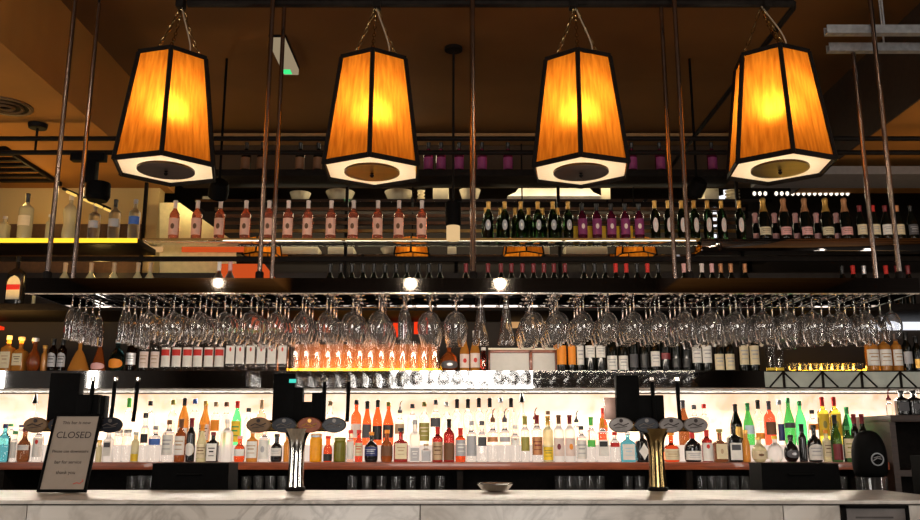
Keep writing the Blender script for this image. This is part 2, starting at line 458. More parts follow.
# backlit panel
o = MB().bounds(CX0, 3.9, 6.602, 6.618, 1.192, 1.678).build('mounted_backlit_panel', ONYX)
tag(o, 'glowing backlit onyx panel behind the spirit bottles', 'light panel')
# overhead shelf with mirror fascia
osh = thing('overhead_shelf', 'mirror-steel fronted shelf over the backlit panel, holding tumblers and wine bottles', 'shelf', (0, 5.9, 1.68))
OX0, OX1 = -3.9, 3.9
MB().bounds(OX0, OX1, .02, .70, .09, .12).build('shelf_board', MIRROR, osh)
xm = [OX0, xat(404, 1.74, 5.9), xat(533, 1.74, 5.9), xat(765, 1.74, 5.9)]
for (a, c), tl in zip(zip(xm[:-1], xm[1:]), (.0, .004, -.03)):
    MB().box(((a + c) / 2, .008, .06), (c - a - .003, .012, .118), 0, Matrix.Rotation(tl, 4, 'X')).build('fascia', MIRROR, osh)
MB().bounds(OX0, OX1, .02, .70, 0, .012).build('under_board', MATTE, osh)
xr = xm[-1]
lat = MB().bounds(xr, OX1, .004, .016, .002, .118).build('reflection_panel', pm('pale_green_reflection', (.35, .38, .33), .3, noise=.2, scale=8), osh)  # mirrored truss pattern on the fascia, built as a panel with bars
b = MB(); b.bounds(xr, OX1, -.002, .006, .112, .12); b.bounds(xr, OX1, -.002, .006, 0, .008)
px = 784
while px < 960:
    xx = xat(px, 1.74, 5.9); b.bounds(xx - .008, xx + .008, -.002, .005, .004, .116)
    for sg in (-1, 1): b.rod((xx, .001, .112), (xx + sg * .10, .001, .008), .006, 6)
    px += 39
b.build('reflection_bars', MATTE, lat)

def shelf(name, label, z, y0, y1, th, mat, edge=None, x0=-3.9, x1=3.9):
    t = thing(name, label, 'shelf', (0, y0, z - th))
    MB().bounds(x0, x1, .006, y1 - y0, 0, th, .002).build('shelf_board', mat, t)
    if edge is not None: MB().bounds(x0, x1, 0, .006, th * .25, th).build('edge_strip', edge, t)
    return t
AMBERLED = em('amber_led', (1.0, .58, .03), 1.6)
EDGE = pm('brass_edge', (.30, .18, .06), .55, 1.0, noise=.1)
S3Z, S4Z, S2Z = 2.80, 3.335, 2.28
xb = xat(140, 2.8, 6.2)
shelf('high_shelf', 'long glass high shelf with brass edge under the rosé bottles', S3Z, 6.2, 6.40, .020, pm('shelf_glass', (.92, .95, .93), .0, 0, 1.0, 1.2), EDGE, xb + .02, xat(700, 2.8, 6.2))
shelf('high_shelf', 'deep dark steel high shelf under the champagne bottles at right', S3Z, 6.2, 6.60, .095, STEEL, None, xat(700, 2.8, 6.2) + .01, 3.9)
t = shelf('high_shelf', 'amber glowing high shelf at far left under pale bottles', S3Z, 6.2, 6.60, .045, MATTE, AMBERLED, -3.9, xb - .02)
shelf('top_shelf', 'topmost dark bottle shelf between the lamps near the ceiling', S4Z, 6.2, 6.50, .05, MATTE, None, xat(215, 3.3, 6.2), xat(735, 3.3, 6.2))
shelf('hidden_shelf', 'dark shelf behind the hanging glass rack, its bottle necks showing above', S2Z, 6.0, 6.60, .05, MATTE, None)
shelf('shelf_rail', 'dark steel rail above the necks behind the glass rack', 2.655, 6.16, 6.19, .035, MATTE, None)
ups = []
for i, px in enumerate((-60, 140, 345, 560, 742, 960)):
    xx = xat(px, 2.6, 6.61)
    o = MB().bounds(xx - .012, xx + .012, 6.59, 6.615, 1.695, CZ if i in (1, 4) else 3.5 if 0 < i < 5 else 3.345).build('shelf_upright', MATTE)
    tag(o, ORD[i + 1] + ' thin black upright from the left carrying the bottle shelves', 'upright', 'uprights of the bottle shelves')
# right shelf cabinet at end of the counter
rc = thing('end_cabinet', 'dark wooden cabinet at the right end of the back bar', 'cabinet', (CX1 + .01, 5.85, 0))
MB().bounds(0, 1.3, 0, .70, 1.455, 1.50, .003).build('top_board', DWOOD, rc)
MB().bounds(0, .04, .02, .70, 0, 1.455).build('side_panel', DWOOD, rc)
MB().bounds(.04, 1.3, .60, .70, 0, 1.455).build('back_panel', MATTE, rc)
MB().bounds(.04, 1.3, .02, .60, 1.10, 1.14).build('shelf_board', DWOOD, rc)

# ================================================================== GLASS RACK
RY0, RY1 = 3.95, 4.42
RZ0, RZ1 = zat(292.5, 3.95), zat(278, 3.95)
RX0, RX1 = xat(27, 2.1, RY0), xat(918, 2.1, RY0)
rack = thing('glass_rack', 'long dark steel glass rack hung on rods over the bar', 'glass rack', (0, RY0, RZ0))
MB().bounds(RX0, RX1, 0, .014, 0, RZ1 - RZ0).build('front_fascia', STEEL, rack)
MB().bounds(RX0, RX1, RY1 - RY0 - .014, RY1 - RY0, 0, RZ1 - RZ0, .002).build('rear_fascia', STEEL, rack)
for xx in (RX0, RX1 - .014): MB().bounds(xx, xx + .014, .014, RY1 - RY0 - .014, 0, RZ1 - RZ0).build('end_plate', STEEL, rack)
MB().bounds(RX0 + .014, RX1 - .014, .014, RY1 - RY0 - .014, RZ1 - RZ0 - .02, RZ1 - RZ0 - .006).build('deck', MATTE, rack)
MB().bounds(RX0, RX1, -.003, .010, -.006, 0).build('lower_lip', CHROME, rack)
SLOT = 25.5
slots = [430 + SLOT * k for k in range(-15, 19)]
slot_x = [xat(px, 1.95, RY0 + .06) for px in slots]
slot_x = [x for x in slot_x if RX0 + .09 < x < RX1 - .07]
for x in slot_x:
    b = MB()
    for sg in (-1, 1):
        b.bounds(x + sg * .019 - .004, x + sg * .019 + .004, .014, RY1 - RY0 - .014, .004, .008)
    b.build('glass_rail', STEEL, rack)

def glass_profile(kind):
    # outer then inner, z downward from the foot (foot top at 0)
    if kind == 'balloon': bowl, zs, ze = [(.012, -.098), (.038, -.112), (.0555, -.150), (.0565, -.175), (.049, -.212), (.041, -.236)], -.092, -.236
    elif kind == 'wine': bowl, zs, ze = [(.010, -.100), (.030, -.114), (.0455, -.150), (.0465, -.172), (.040, -.208), (.035, -.228)], -.094, -.228
    elif kind == 'tulip': bowl, zs, ze = [(.007, -.075), (.018, -.095), (.027, -.130), (.0285, -.165), (.027, -.205), (.0255, -.228)], -.07, -.228
    elif kind == 'flute': bowl, zs, ze = [(.006, -.085), (.012, -.105), (.021, -.150), (.0245, -.190), (.0235, -.225), (.0225, -.240)], -.08, -.24
    else: bowl, zs, ze = [(.009, -.030), (.012, -.055), (.018, -.110), (.026, -.170), (.035, -.215), (.0385, -.240), (.038, -.2445)], -.022, -.2445
    t = .0019
    out = [(.0002, 0), (.030, .0005), (.0365, -.0015), (.037, -.003), (.030, -.0045), (.012, -.0075), (.0048, -.016), (.0036, -.04), (.0036, zs)] if kind != 'cone' else \
          [(.0002, 0), (.030, .0005), (.0365, -.0015), (.037, -.003), (.030, -.0045), (.013, -.0075), (.008, -.016), (.0075, zs)]
    out += chaikin(bowl, 1)
    inn = [(max(.0002, r - t), z) for r, z in chaikin(bowl, 1)]
    inn[0] = (.0002, inn[0][1] - .004); inn[-1] = (inn[-1][0], ze)
    return out + list(reversed(inn))
GM = {}
for k in ('balloon', 'wine', 'tulip', 'flute', 'cone'):
    GM[k] = MB().lathe(glass_profile(k), 28).mesh(k, GLASS, 60)
NM = {'balloon': 'round wine glass', 'wine': 'wine glass', 'tulip': 'tulip-shaped glass', 'flute': 'slim flute glass', 'cone': 'flared cone-shaped glass'}
DEP = ['at the front', 'second from front', 'third from front', 'fourth from front', 'at the back']
ns = len(slot_x)
kinds = []
for i, x in enumerate(slot_x):
    p = 460 + x / 4.05 * FPX
    k = 'wine'
    if i == 0: k = 'tulip'
    elif i == 1: k = None
    elif i == 2: k = 'flute'
    elif abs(p - 405) < 12: k = 'tulip'
    elif abs(p - 489) < 14 or abs(p - 515) < 12: k = 'cone'
    elif 340 < p < 560: k = 'balloon'
    elif i in (7, 11, 25, 29): k = 'balloon'
    kinds.append(k)
for i, (x, k) in enumerate(zip(slot_x, kinds)):
    if k is None: continue
    n = 5 if k in ('tulip', 'flute') and i < 4 else 4
    if 380 < 460 + x / 4.05 * FPX < 530: n = 2 if k == 'cone' else 3
    pitch = .076 if n == 5 else .116 if k == 'balloon' else .099
    for d in range(n):
        o = put('hanging_wine_glass' if k in ('wine', 'balloon') else 'hanging_flute_glass' if k == 'flute' else 'hanging_stemmed_glass', GM[k], None,
                (x + random.uniform(-.003, .003), RY0 + (.060 if k == 'balloon' else .056) + d * pitch, RZ0 + .0172))
        o.rotation_euler = (random.uniform(-.012, .012), random.uniform(-.012, .012), random.uniform(0, 6))
        tag(o, f'{NM[k]} hanging upside down, {ORD[i + 1]} rack row from left, {DEP[d]}', 'glass', 'stemmed glasses hanging in the rack')

# suspension rods
CHZ = 3.34
rods = [(62, 130, RY0 + .02, 'leftmost pair', 'front'), (87, 130, RY1 - .20, 'leftmost pair', 'rear'), (266.6, 130, RY0 + .02, 'pair between first and second lamps', 'front'),
        (278.6, 130, RY1 - .20, 'pair between first and second lamps', 'rear'), (473, 130, RY0 + .02, 'pair between second and third lamps', 'front'),
        (472, 130, RY1 - .20, 'pair between second and third lamps', 'rear'), (681.5, 130, RY0 + .02, 'pair between third and fourth lamps', 'front'),
        (667.5, 130, RY1 - .20, 'pair between third and fourth lamps', 'rear'), (884, 130, RY0 + .02, 'rightmost pair', 'front'), (861, 130, RY1 - .20, 'rightmost pair', 'rear')]
for i, (px, py, Y, wh, fr) in enumerate(rods):
    z = zat(py, Y); x = xat(px, z, Y)
    top = CZ if fr == 'front' else (3.335 if i == 9 else 3.62)
    t = thing('suspension_rod', f'{fr} steel rod of the {wh} holding the glass rack', 'rod', (x, Y, RZ1), 0, 'rods holding the glass rack')
    MB().lathe([(.0115, 0), (.0115, top - RZ1)], 12).build('rod', RODM, t)
    MB().lathe([(.020, 0), (.020, .028), (.016, .034)], 12).build('collar', MATTE, t)
    if fr == 'rear': MB().lathe([(.0062, top - RZ1), (.0062, (CZ if i != 9 else 3.335) - RZ1)], 8).build('hanger', MATTE, t)
for Y, px0, nm in ((RY0 + .02, 830, 'nearer'), (RY1 - .20, 828, 'farther')):
    x0 = xat(px0, CHZ, Y)
    t = thing('steel_channel', f'{nm} grey steel channel at upper right beside the fourth lamp', 'channel', (x0, Y, CHZ), 0, 'steel channels at upper right')
    y0 = .014 if nm == 'nearer' else 0
    b = MB(); L = 2.77 - x0
    yc = .05 if nm == 'nearer' else .0
    b.bounds(0, L, yc - .02, yc + .02, 0, .006); b.bounds(0, L, yc - .02, yc - .015, .006, .045); b.bounds(0, L, yc + .015, yc + .02, .006, .045)
    b.build('channel', ZINC, t)
    for dx in (.30, L - .3): MB().lathe([(.005, .006), (.005, CZ - CHZ)], 8, (dx, yc, 0)).build('hanger_rod', ZINC, t)

# ================================================================== PENDANT LAMPS
def hexpt(rad, k, z): a = -PI / 2 + k * PI / 3; return Vector((rad * math.cos(a), rad * math.sin(a), z))
RB, RT, LH = .257, .181, .560
PIPEZ, PIPEY = 3.535, 4.06
def lamp(x, Y, z, rz, label):
    t = thing('pendant_lamp', label, 'lamp', (x, Y, z), rz, 'hexagonal amber pendant lamps')
    fr = MB()
    for k in range(6):
        a, c = hexpt(RB, k, 0), hexpt(RB, k + 1, 0); d, e = hexpt(RT, k, LH), hexpt(RT, k + 1, LH)
        n = ((c - a).cross(d - a)).normalized()
        m = MB(); q = [a, c, e, d]
        m.bm.faces.new([m.bm.verts.new(p - n * .002) for p in q])
        m.build('shade_panel', SHADE, t)
        fr.tube([a, d], .0115, 6)
        for u, v, hh in ((a, c, .024), (d, e, .020)):
            dv = (v - u); ct = (u + v) / 2 + Vector((0, 0, hh / 2 - .004))
            fr.box(ct, (dv.length + .004, .009, hh), 0, Matrix.Rotation(math.atan2(dv.y, dv.x), 4, 'Z'))
    fr.build('frame', MATTE, t)
    m = MB(); m.bm.faces.new([m.bm.verts.new(hexpt(RB - .010, k, .014)) for k in range(6)]); m.build('diffuser', DIFFUSER, t)
    dd = MB().lathe([(.135, -.002), (.135, .008), (.128, .0115)], 40).build('base_disc', pm('bronze_disc', (.055, .032, .015), .3, 1.0, noise=.3, scale=3, stretch=(1, 8, 1)), t)
    MB().lathe([(.003, -.024), (.008, -.020), (.010, -.012), (.004, -.006), (.010, -.002)], 12).build('finial', MATTE, dd)
    top = Vector((0, PIPEY - Y, PIPEZ - z - .012)); top.rotate(Matrix.Rotation(-rz, 3, 'Z'))
    for k in (0, 2, 4):
        p = hexpt(RT, k, LH + .012); m = MB(); n = 11
        for j in range(n):
            f = (j + .5) / n
            c = p.lerp(top, f) - Vector((0, 0, .03 * math.sin(PI * f)))
            q = (top - p).to_track_quat('Z', 'Y').to_matrix() @ Matrix.Rotation((j % 2) * PI / 2, 3, 'Z')
            m.link(c, q, .007, .021, .0022)
        m.build('chain', BRASS, t)
    pts = [Vector((.03, .01, LH * .86)), Vector((.05, 0, LH * .95)), Vector((.08, -.02, LH + .07)), Vector((.06, 0, LH + .16)), top.lerp(Vector((.03, 0, LH + .2)), .3), top]
    MB().tube(chaikin([tuple(p) for p in pts], 2), .0035, 6).build('cable', pm('pale_cable', (.35, .28, .2), .5, noise=.1), t)
    MB().lathe([(.016, LH * .70), (.016, LH * .88)], 12, (.0, .0, 0)).build('bulb_holder', MATTE, t)
    m = MB(); m.tube([hexpt(RT, 0, LH), (0, 0, LH * .87), hexpt(RT, 3, LH)], .004, 6); m.build('cross_bar', MATTE, t)
    L = bpy.data.lights.new('lamp_bulb', 'POINT'); L.energy = 6.2; L.color = (1, .86, .60); L.shadow_soft_size = .03
    lo = bpy.data.objects.new('lamp_bulb', L); COL.objects.link(lo); lo.location = (x, Y, z + .315)
lampz = zat(164.5, 3.90)
for px, rz, Y, lb in ((166, R(14), 4.00, 'hexagonal amber-paned pendant lamp on chains, leftmost of four above the bar'),
                      (372, R(3), 4.03, 'hexagonal amber-paned pendant lamp on chains, second of four from the left'),
                      (581, R(-8), 4.03, 'hexagonal amber-paned pendant lamp on chains, third of four from the left'),
                      (780, R(-7), 3.98, 'hexagonal amber-paned pendant lamp, turned so a pale pane shows, rightmost of four')):
    lamp(xat(px, lampz, Y), Y, lampz, rz, lb)
pipe = thing('ceiling_pipe', 'black pipe under the ceiling that carries the four pendant lamps', 'pipe', (0, PIPEY, PIPEZ))
xa, xc = xat(188, PIPEZ, PIPEY), xat(793, PIPEZ, PIPEY)
b = MB(); b.tube([(xa, 0, 0), (0, 0, 0), (xc, 0, 0)], .022, 10); b.build('pipe', MATTE, pipe)
b = MB(); b.tube([(xc, 0, 0), (xc + .02, .05, 0), (xc + .02, .6, 0), (xc + .02, 2.94, 0.0)], .016, 8); b.build('conduit', MATTE, pipe)
for px in (300, 480, 640):
    xx = xat(px, PIPEZ, PIPEY); MB().lathe([(.007, .01), (.007, CZ - PIPEZ)], 8, (xx, 0, 0)).build('hanger', MATTE, pipe)
for px in (181, 377, 573, 766):
    xx = xat(px, PIPEZ, PIPEY); MB().bounds(xx - .02, xx + .02, -.03, .03, -.03, .028, .006).build('bracket', MATTE, pipe)

# ================================================================== CEILING FITTINGS
def rail_x(p, z, Y): return xat(p, z, Y)
for z, lb in ((3.25, 'upper black steel rail crossing under the ceiling behind the lamps'), (3.155, 'lower black steel rail crossing under the ceiling behind the lamps')):
    o = MB().rod((-4.9, 5.3, z), (4.9, 5.3, z), .016, 10).build('ceiling_rail', MATTE); tag(o, lb, 'rail', 'rails behind the lamps')
    o.name = 'ceiling_rail'
def drop_pole(px, py_top, ztop, Y, zend, label):
    x = xat(px, ztop, Y); t = thing('ceiling_pole', label, 'pole', (x, Y, zend), 0, 'poles from the ceiling')
    MB().lathe([(.008, 0), (.008, ztop - zend)], 10).build('pole', MATTE, t)
    MB().lathe([(.055, ztop - zend - .03), (.06, ztop - zend - .012), (.06, ztop - zend)], 20).build('ceiling_rose', MATTE, t)
drop_pole(38, 121, 3.35, 5.3, 3.155 + .012, 'thin black pole with round ceiling plate left of the first lamp')
# pendant tube lamp hanging in front of the high shelf
xp = xat(453.5, CZ, 5.33)
t = thing('tube_pendant', 'black tube pendant on a thin pole, right of the last rosé bottle', 'lamp', (xp, 5.33, zat(240, 5.33)))
zz = zat(240, 5.33)
MB().lathe([(.008, .24), (.008, CZ - zz)], 10).build('pole', MATTE, t)
MB().lathe([(.06, CZ - zz - .02), (.06, CZ - zz)], 20).build('ceiling_rose', MATTE, t)
MB().lathe([(.05, .09), (.05, .245), (.045, .25)], 24).build('housing', BLACK, t)
MB().lathe([(.043, 0), (.043, .09)], 24).build('glass_diffuser', em('warm_diffuser', (1.0, .66, .32), .75), t)
# flat emergency light on the ceiling
xs = xat(277, 3.85, 5.15)
t = thing('emergency_light', 'pale oblong emergency ceiling light with green end, left of second lamp', 'light', (xs, 5.14, 3.84))
MB().bounds(-.055, .055, 0, .50, .045, .06, .002).build('mounting_plate', MATTE, t)
MB().bounds(-.052, .052, .005, .495, 0, .045, .006).build('lightbox', em('lit_sign_plastic', (.80, .62, .38), .38), t)
MB().bounds(-.045, .01, .40, .47, -.004, .001).build('green_panel', em('green_exit_light', (.06, 1.0, .28), .9), t)

# round vent in the left soffit
Yv = 4.99; xv = xat(6, 3.35, Yv)
t = thing('ceiling_vent', 'round ringed air vent in the soffit at far left', 'vent', (xv, Yv, 3.35))
for r0, r1, zz in ((.13, .155, -.014), (.085, .105, -.018), (.03, .055, -.022)):
    MB().lathe([(r0, 0), (r1, 0), (r1, zz * .5), ((r0 + r1) / 2, zz), (r0, zz * .6)], 36, closed=True).build('ring', pm('bronze_vent', (.10, .05, .02), .5, noise=.1), t)
MB().lathe([(.15, -.0005), (.15, -.003)], 36).build('dark_core', MATTE, t)
# soffit grille and track
t = thing('ceiling_grille', 'slatted dark grille on the soffit at far left edge', 'grille', (-3.62, 5.75, 3.35))
MB().bounds(0, .44, -.02, 0.0, -.03, 0).build('frame', MATTE, t); MB().bounds(.42, .44, 0, .85, -.03, 0).build('frame', MATTE, t)
for k in range(6): MB().bounds(0, .42, .08 + k * .13, .12 + k * .13, -.025, 0).build('slat', MATTE, t)
# spotlights
def spot(px, py, Y, ztop, label, r=.065, ang=0.4):
    z = zat(py, Y); x = xat(px, z, Y)
    t = thing('spotlight', label, 'spotlight', (x, Y, z), 0, 'black spotlights')
    MB().lathe([(.009, r * .8), (.009, ztop - z)], 8).build('stem', BLACK, t)
    q = Matrix.Rotation(ang, 4, 'Y') @ Matrix.Rotation(R(40), 4, 'X')
    MB().lathe([(r * .5, r), (r * .85, r * .8), (r, r * .2), (r, -r * .9), (r * .86, -r * .92), (r * .8, -r * .6)], 20, M=q).build('head', BLACK, t)
t = thing('track_spotlight', 'boxy black track light on the rails left of the first lamp', 'spotlight', (xat(91, 3.05, 5.3), 5.3, 3.05), 0, 'black spotlights')
MB().bounds(-.13, .09, -.03, .03, .045, .095, .004).build('track_box', BLACK, t)
MB().bounds(-.03, .04, -.03, .03, -.10, .045, .004).build('arm', BLACK, t)
MB().lathe([(.07, -.10), (.075, -.12), (.075, -.19), (.06, -.22)], 20, (.06, 0, 0)).build('head', BLACK, t)
spot(219, 189, 5.5, 3.9, 'black globe spotlight below the right side of the first lamp')
spot(697, 187, 5.5, 3.9, 'black globe spotlight left of the fourth lamp, above gold-capped bottles', .06)
# led track bars left
t = thing('led_track', 'broken line of amber LED bars sloping away behind the left rods', 'light strip', (xat(67, 2.985, 5.6), 5.6, 2.985))
dx = xat(110, 2.985, 6.1) - xat(67, 2.985, 5.6)
MB().tube([(-.02, -.02, .012), (dx, .5, .012)], .010, 6).build('track', MATTE, t)
for f0, f1 in ((0, .2), (.38, .58), (.64, .80), (.86, 1)):
    MB().tube([(dx * f0, .5 * f0, -.005), (dx * f1, .5 * f1, -.005)], .009, 6).build('led_bar', em('led_amber_soft', (1, .62, .14), 1.1), t)
MB().lathe([(.006, .012), (.006, .365)], 8, (dx * .5, .25, 0)).build('hanger', MATTE, t)

# ================================================================== BEER TAPS
def badge(parent, x, y, z, mat, mk):
    q = Matrix.Rotation(PI / 2, 4, 'X')
    m = MB(); m.lathe([(.054, 0, 2, .63), (.058, .006, 2, .63), (.058, .012, 2, .63), (.052, .016, 2, .63)], 32, (x, y, z), M=q)
    o = m.build('badge', mat, parent)
    e = MB()
    e.tube([(x - .036, y - .0165, z - .004), (x - .015, y - .0165, z + .006), (x + .01, y - .0165, z - .003), (x + .036, y - .0165, z + .008)], .0028, 6)
    e.tube([(x - .03, y - .0165, z - .014), (x, y - .0165, z - .011), (x + .028, y - .0165, z - .006)], .0018, 6)
    e.lathe([(.009, 0), (.009, .003)], 16, (x, y - .0165, z + .020), M=q)
    e.build('badge_emblem', mk, o)
    return o
SILV = pm('pewter_badge', (.20, .18, .17), .4, .5, noise=.3, scale=20); DARKB = pm('dark_badge', (.018, .02, .028), .3, noise=.2)
BRNB = pm('brown_badge', (.17, .10, .05), .4, .2, noise=.3, scale=20); REDB = pm('copper_badge', (.22, .06, .025), .35, .3, noise=.4, scale=10)
def tap(px, label, badges, levers, blocks, led):
    Y = 4.19; x0 = xat(px, 1.3, Y)
    t = thing('beer_tap_tower', label, 'beer tap', (x0, Y, 1.10), 0, 'beer tap towers on the bar')
    s = .00485                                     # metres per picture pixel at the taps
    MB().lathe([(.044, 0), (.047, .004), (.047, .014), (.040, .02)], 28).build('base_flange', MATTE, t)
    MB().lathe(chaikin([(.041, .018), (.038, .06), (.036, .16), (.037, .20), (.042, .241), (.060, .271), (.068, .287)], 2), 28).build('column', CHROME if led != 'brass' else BRASS, t)
    bx0, bx1 = (badges[0][0] - px) * s, (badges[-1][0] - px) * s
    m = MB(); m.rod((bx0 - .02, 0, .301), (bx1 + .03, 0, .301), .027, 16); m.build('crossbar', BRASS, t)
    for bpx, mt, mk in badges: badge(t, (bpx - px) * s, -.028, .304, mt, mk)
    for lpx in levers:
        lx = (lpx - px) * s
        m = MB(); m.tube([(lx, .0, .321), (lx, .012, .386), (lx, .018, .486), (lx, .020, .516)], [.010, .009, .0105, .008], 10)
        o = m.build('tap_lever', BLACK, t)
        MB().lathe([(.008, .511), (.0125, .518), (.0125, .531), (.008, .538)], 12, (lx, .020, 0)).build('lever_tip', CHROME, o)
    h = MB()
    for (a, c, zt, zb) in blocks: h.bounds((a - px) * s, (c - px) * s, .018, .075, zb - .014, zt - .014, .006)
    ho = h.build('black_housing', BLACK, t)
    if led == 'chrome':
        MB().bounds((286 - px) * s, (293 - px) * s, .014, .0185, .506, .524, .002).build('display', em('teal_display', (.08, .75, .60), 1.0), ho)
    if led == 'brass':
        MB().bounds((608 - px) * s, (619 - px) * s, .03, .06, .331, .436, .003).build('side_plate', pm('pink_steel', (.42, .27, .22), .4, .6, noise=.1), t)
tap(72, 'beer tap tower behind the closed sign at the left of the bar',
    [(38, BRNB, INK), (62, DARKB, GOLD), (86, REDB, GOLD), (111, DARKB, SILV)], [85.5, 107.5, 130],
    [(42, 72, .568, .335), (70, 92, .465, .335), (94, 99, .46, .335)], 'plain')
tap(297, 'chrome-columned beer tap tower with teal display left of the bar centre',
    [(260, BRNB, INK), (285, DARKB, SILV), (310, REDB, GOLD), (334, DARKB, SILV)], [321.5, 345.5],
    [(270, 292, .565, .335), (290, 300, .50, .335), (298, 311, .43, .335), (309, 322, .475, .335)], 'chrome')
tap(656, 'brass-columned beer tap tower with four dark badges right of the bar centre',
    [(621, SILV, INK), (646, DARKB, SILV), (670, SILV, INK), (694, SILV, INK)], [656, 681],
    [(620, 643, .558, .335), (641, 667, .462, .335)], 'brass')

# ================================================================== SIGN, BOWL, CADDIES, FRAME
xl, xrr = xat(39, 1.10, 4.02), xat(88, 1.10, 4.02)
sw = xrr - xl; shh = .365; tilt = R(17)
sg = thing('closed_sign', 'black-framed CLOSED notice leaning back on the marble bar', 'sign', ((xl + xrr) / 2, 4.0, 1.104))
rt = Matrix.Rotation(-tilt, 4, 'X')
f = MB()
for c, s_ in (((-sw / 2 + .006, 0, shh / 2), (.012, .016, shh)), ((sw / 2 - .006, 0, shh / 2), (.012, .016, shh)),
              ((0, 0, .006), (sw, .016, .012)), ((0, 0, shh - .006), (sw, .016, .012))): f.box(rt @ Vector(c), s_, .002, rt)
f.build('frame', BLACK, sg)
pp = MB(); pp.box(rt @ Vector((0, .001, shh / 2)), (sw - .02, .008, shh - .02), 0, rt); pap = pp.build('notice_paper', SIGNP, sg)
for s_, zz, size in (('This bar is now', .322, .021), ('CLOSED', .262, .044), ('Please use downstairs', .186, .019), ('bar for service', .136, .021), ('thank you', .088, .022)):
    text('lettering', s_, size, INK, pap, rt @ Vector((0, -.0036, zz)), (PI / 2 - tilt, 0, 0))
m = MB(); P = [(.045, -.0042, .036), (.06, -.0042, .042), (.075, -.0042, .038), (.088, -.0042, .052), (.082, -.0042, .056)]
m.tube([rt @ Vector(p) for p in P], .0016, 6); m.build('red_flourish', REDM, pap)
bk = MB(); bk.box(rt @ Vector((0, .010, shh * .48)), (sw - .03, .004, shh * .9), 0, rt); bk.build('backing_board', BLACK, sg)
b = MB(); b.tube([rt @ Vector((0, .012, shh * .62)), Vector((0, .175, .002))], .006, 6); b.build('easel_leg', BLACK, sg)

xbw = xat(495, 1.11, 4.12)
bw = thing('ashtray', 'low faceted amber and chrome bowl on the marble bar near centre', 'bowl', (xbw, 4.12, 1.10))
AMB = pm('amber_glass', (.30, .10, .01), .06, 0, .30, 1.5, noise=.1)
MB().lathe([(.030, 0), (.055, .006), (.080, .034), (.078, .036), (.052, .012), (.002, .010)], 8).build('dish', AMB, bw, ang=20)
MB().lathe([(.076, .034), (.081, .034), (.081, .039), (.076, .039)], 8, closed=True).build('rim', CHROME, bw, ang=20)
MB().lathe([(.058, .008), (.0815, .034), (.083, .034), (.060, .006)], 8, closed=True).build('chrome_band', CHROME, bw, ang=20)

def caddy(p0, p1, label):
    Y = 4.62; za = 1.212
    x0, x1 = xat(p0, 1.1, Y), xat(p1, 1.1, Y)
    t = thing('bar_caddy', label, 'caddy', ((x0 + x1) / 2, Y, .90), 0, 'black caddies behind the bar')
    w2 = (x1 - x0) / 2
    m = MB(); h = za - .90
    def ring(wx, wy, z): return [(-wx, -wy, z), (wx, -wy, z), (wx, wy, z), (-wx, wy, z)]
    m.loft([ring(w2, .10, 0), ring(w2 * .96, .095, h), ring(w2 * .93, .085, h), ring(w2 * .95, .085, .02)])
    m.build('bin', BLACK, t)
    m = MB(); m.tube([(-w2 * .3, -.100, h - .05), (-w2 * .3, -.115, h - .05), (w2 * .3, -.115, h - .05), (w2 * .3, -.100, h - .05)], .006, 6); m.build('handle', BLACK, t)
    m = MB(); m.loft([ring(w2 * .97, .096, h), ring(w2 * .97, .096, h + .006), ring(w2 * .945, .086, h + .006), ring(w2 * .945, .086, h)], closed=True); m.build('rim', MATTE, t)
caddy(156, 234, 'black tapered caddy behind the bar, right of the closed sign')
caddy(755, 834, 'black tapered caddy behind the bar, right of the brass tap')

xf0, xf1 = xat(850, 1.09, 3.44), xat(917, 1.09, 3.44)
fr = thing('framed_menu', 'black-framed menu sheet on the front of the bar at lower right', 'frame', ((xf0 + xf1) / 2, 3.525, .78))
wz, wx = .302, (xf1 - xf0) / 2
m = MB()
for x0, x1, z0, z1 in ((-wx, -wx + .012, 0, wz), (wx - .012, wx, 0, wz), (-wx, wx, 0, .012), (-wx, wx, wz - .012, wz)): m.bounds(x0, x1, -.022, .012, z0, z1, .002)
m.build('frame', BLACK, fr)
ps = MB().bounds(-wx + .01, wx - .01, -.010, .010, .01, wz - .01).build('menu_sheet', pm('grey_menu_sheet', (.16, .145, .14), .35, noise=.3, scale=9, coat=.5), fr)
m = MB()
for k in range(7):
    z = wz - .05 - k * .035
    m.bounds(-wx + .05, wx - .06 - .03 * (k % 3), -.0112, -.0104, z, z + .007)
m.build('print_lines', pm('menu_print', (.06, .05, .05), .6, noise=.2), ps)

xst = xat(918, 1.0, 3.1) + .12
st = thing('bar_stool', 'black bar stool with curved back, cut off at the lower right edge', 'stool', (xst, 3.08, 0))
m = MB(); pts = []
for k in range(9):
    a = -PI / 2 + (k / 8 - .5) * 2.4; pts.append((.17 * math.cos(a), .17 * math.sin(a)))
def wall_ring(z, inset): return [(p[0] * s_, p[1] * s_, z - inset * abs(p[0])) for p, s_ in [(p, 1) for p in pts] + [(p, .86) for p in reversed(pts)]]
m.loft([wall_ring(.80, 0), wall_ring(1.0, .02), wall_ring(1.085, .10)]); m.build('backrest', BLACK, st)
MB().lathe([(.16, .74), (.18, .755), (.18, .80), (.15, .82)], 28).build('seat', BLACK, st)
for sx_ in (-1, 1):
    for sy_ in (-1, 1): MB().rod((sx_ * .10, sy_ * .10, .745), (sx_ * .18, sy_ * .18, 0), .014, 10).build('leg', MATTE, st)
MB().tube([(.155, .155, .30), (-.155, .155, .30), (-.155, -.155, .30), (.155, -.155, .30), (.155, .155, .30)], .009, 8).build('footrest', CHROME, st)

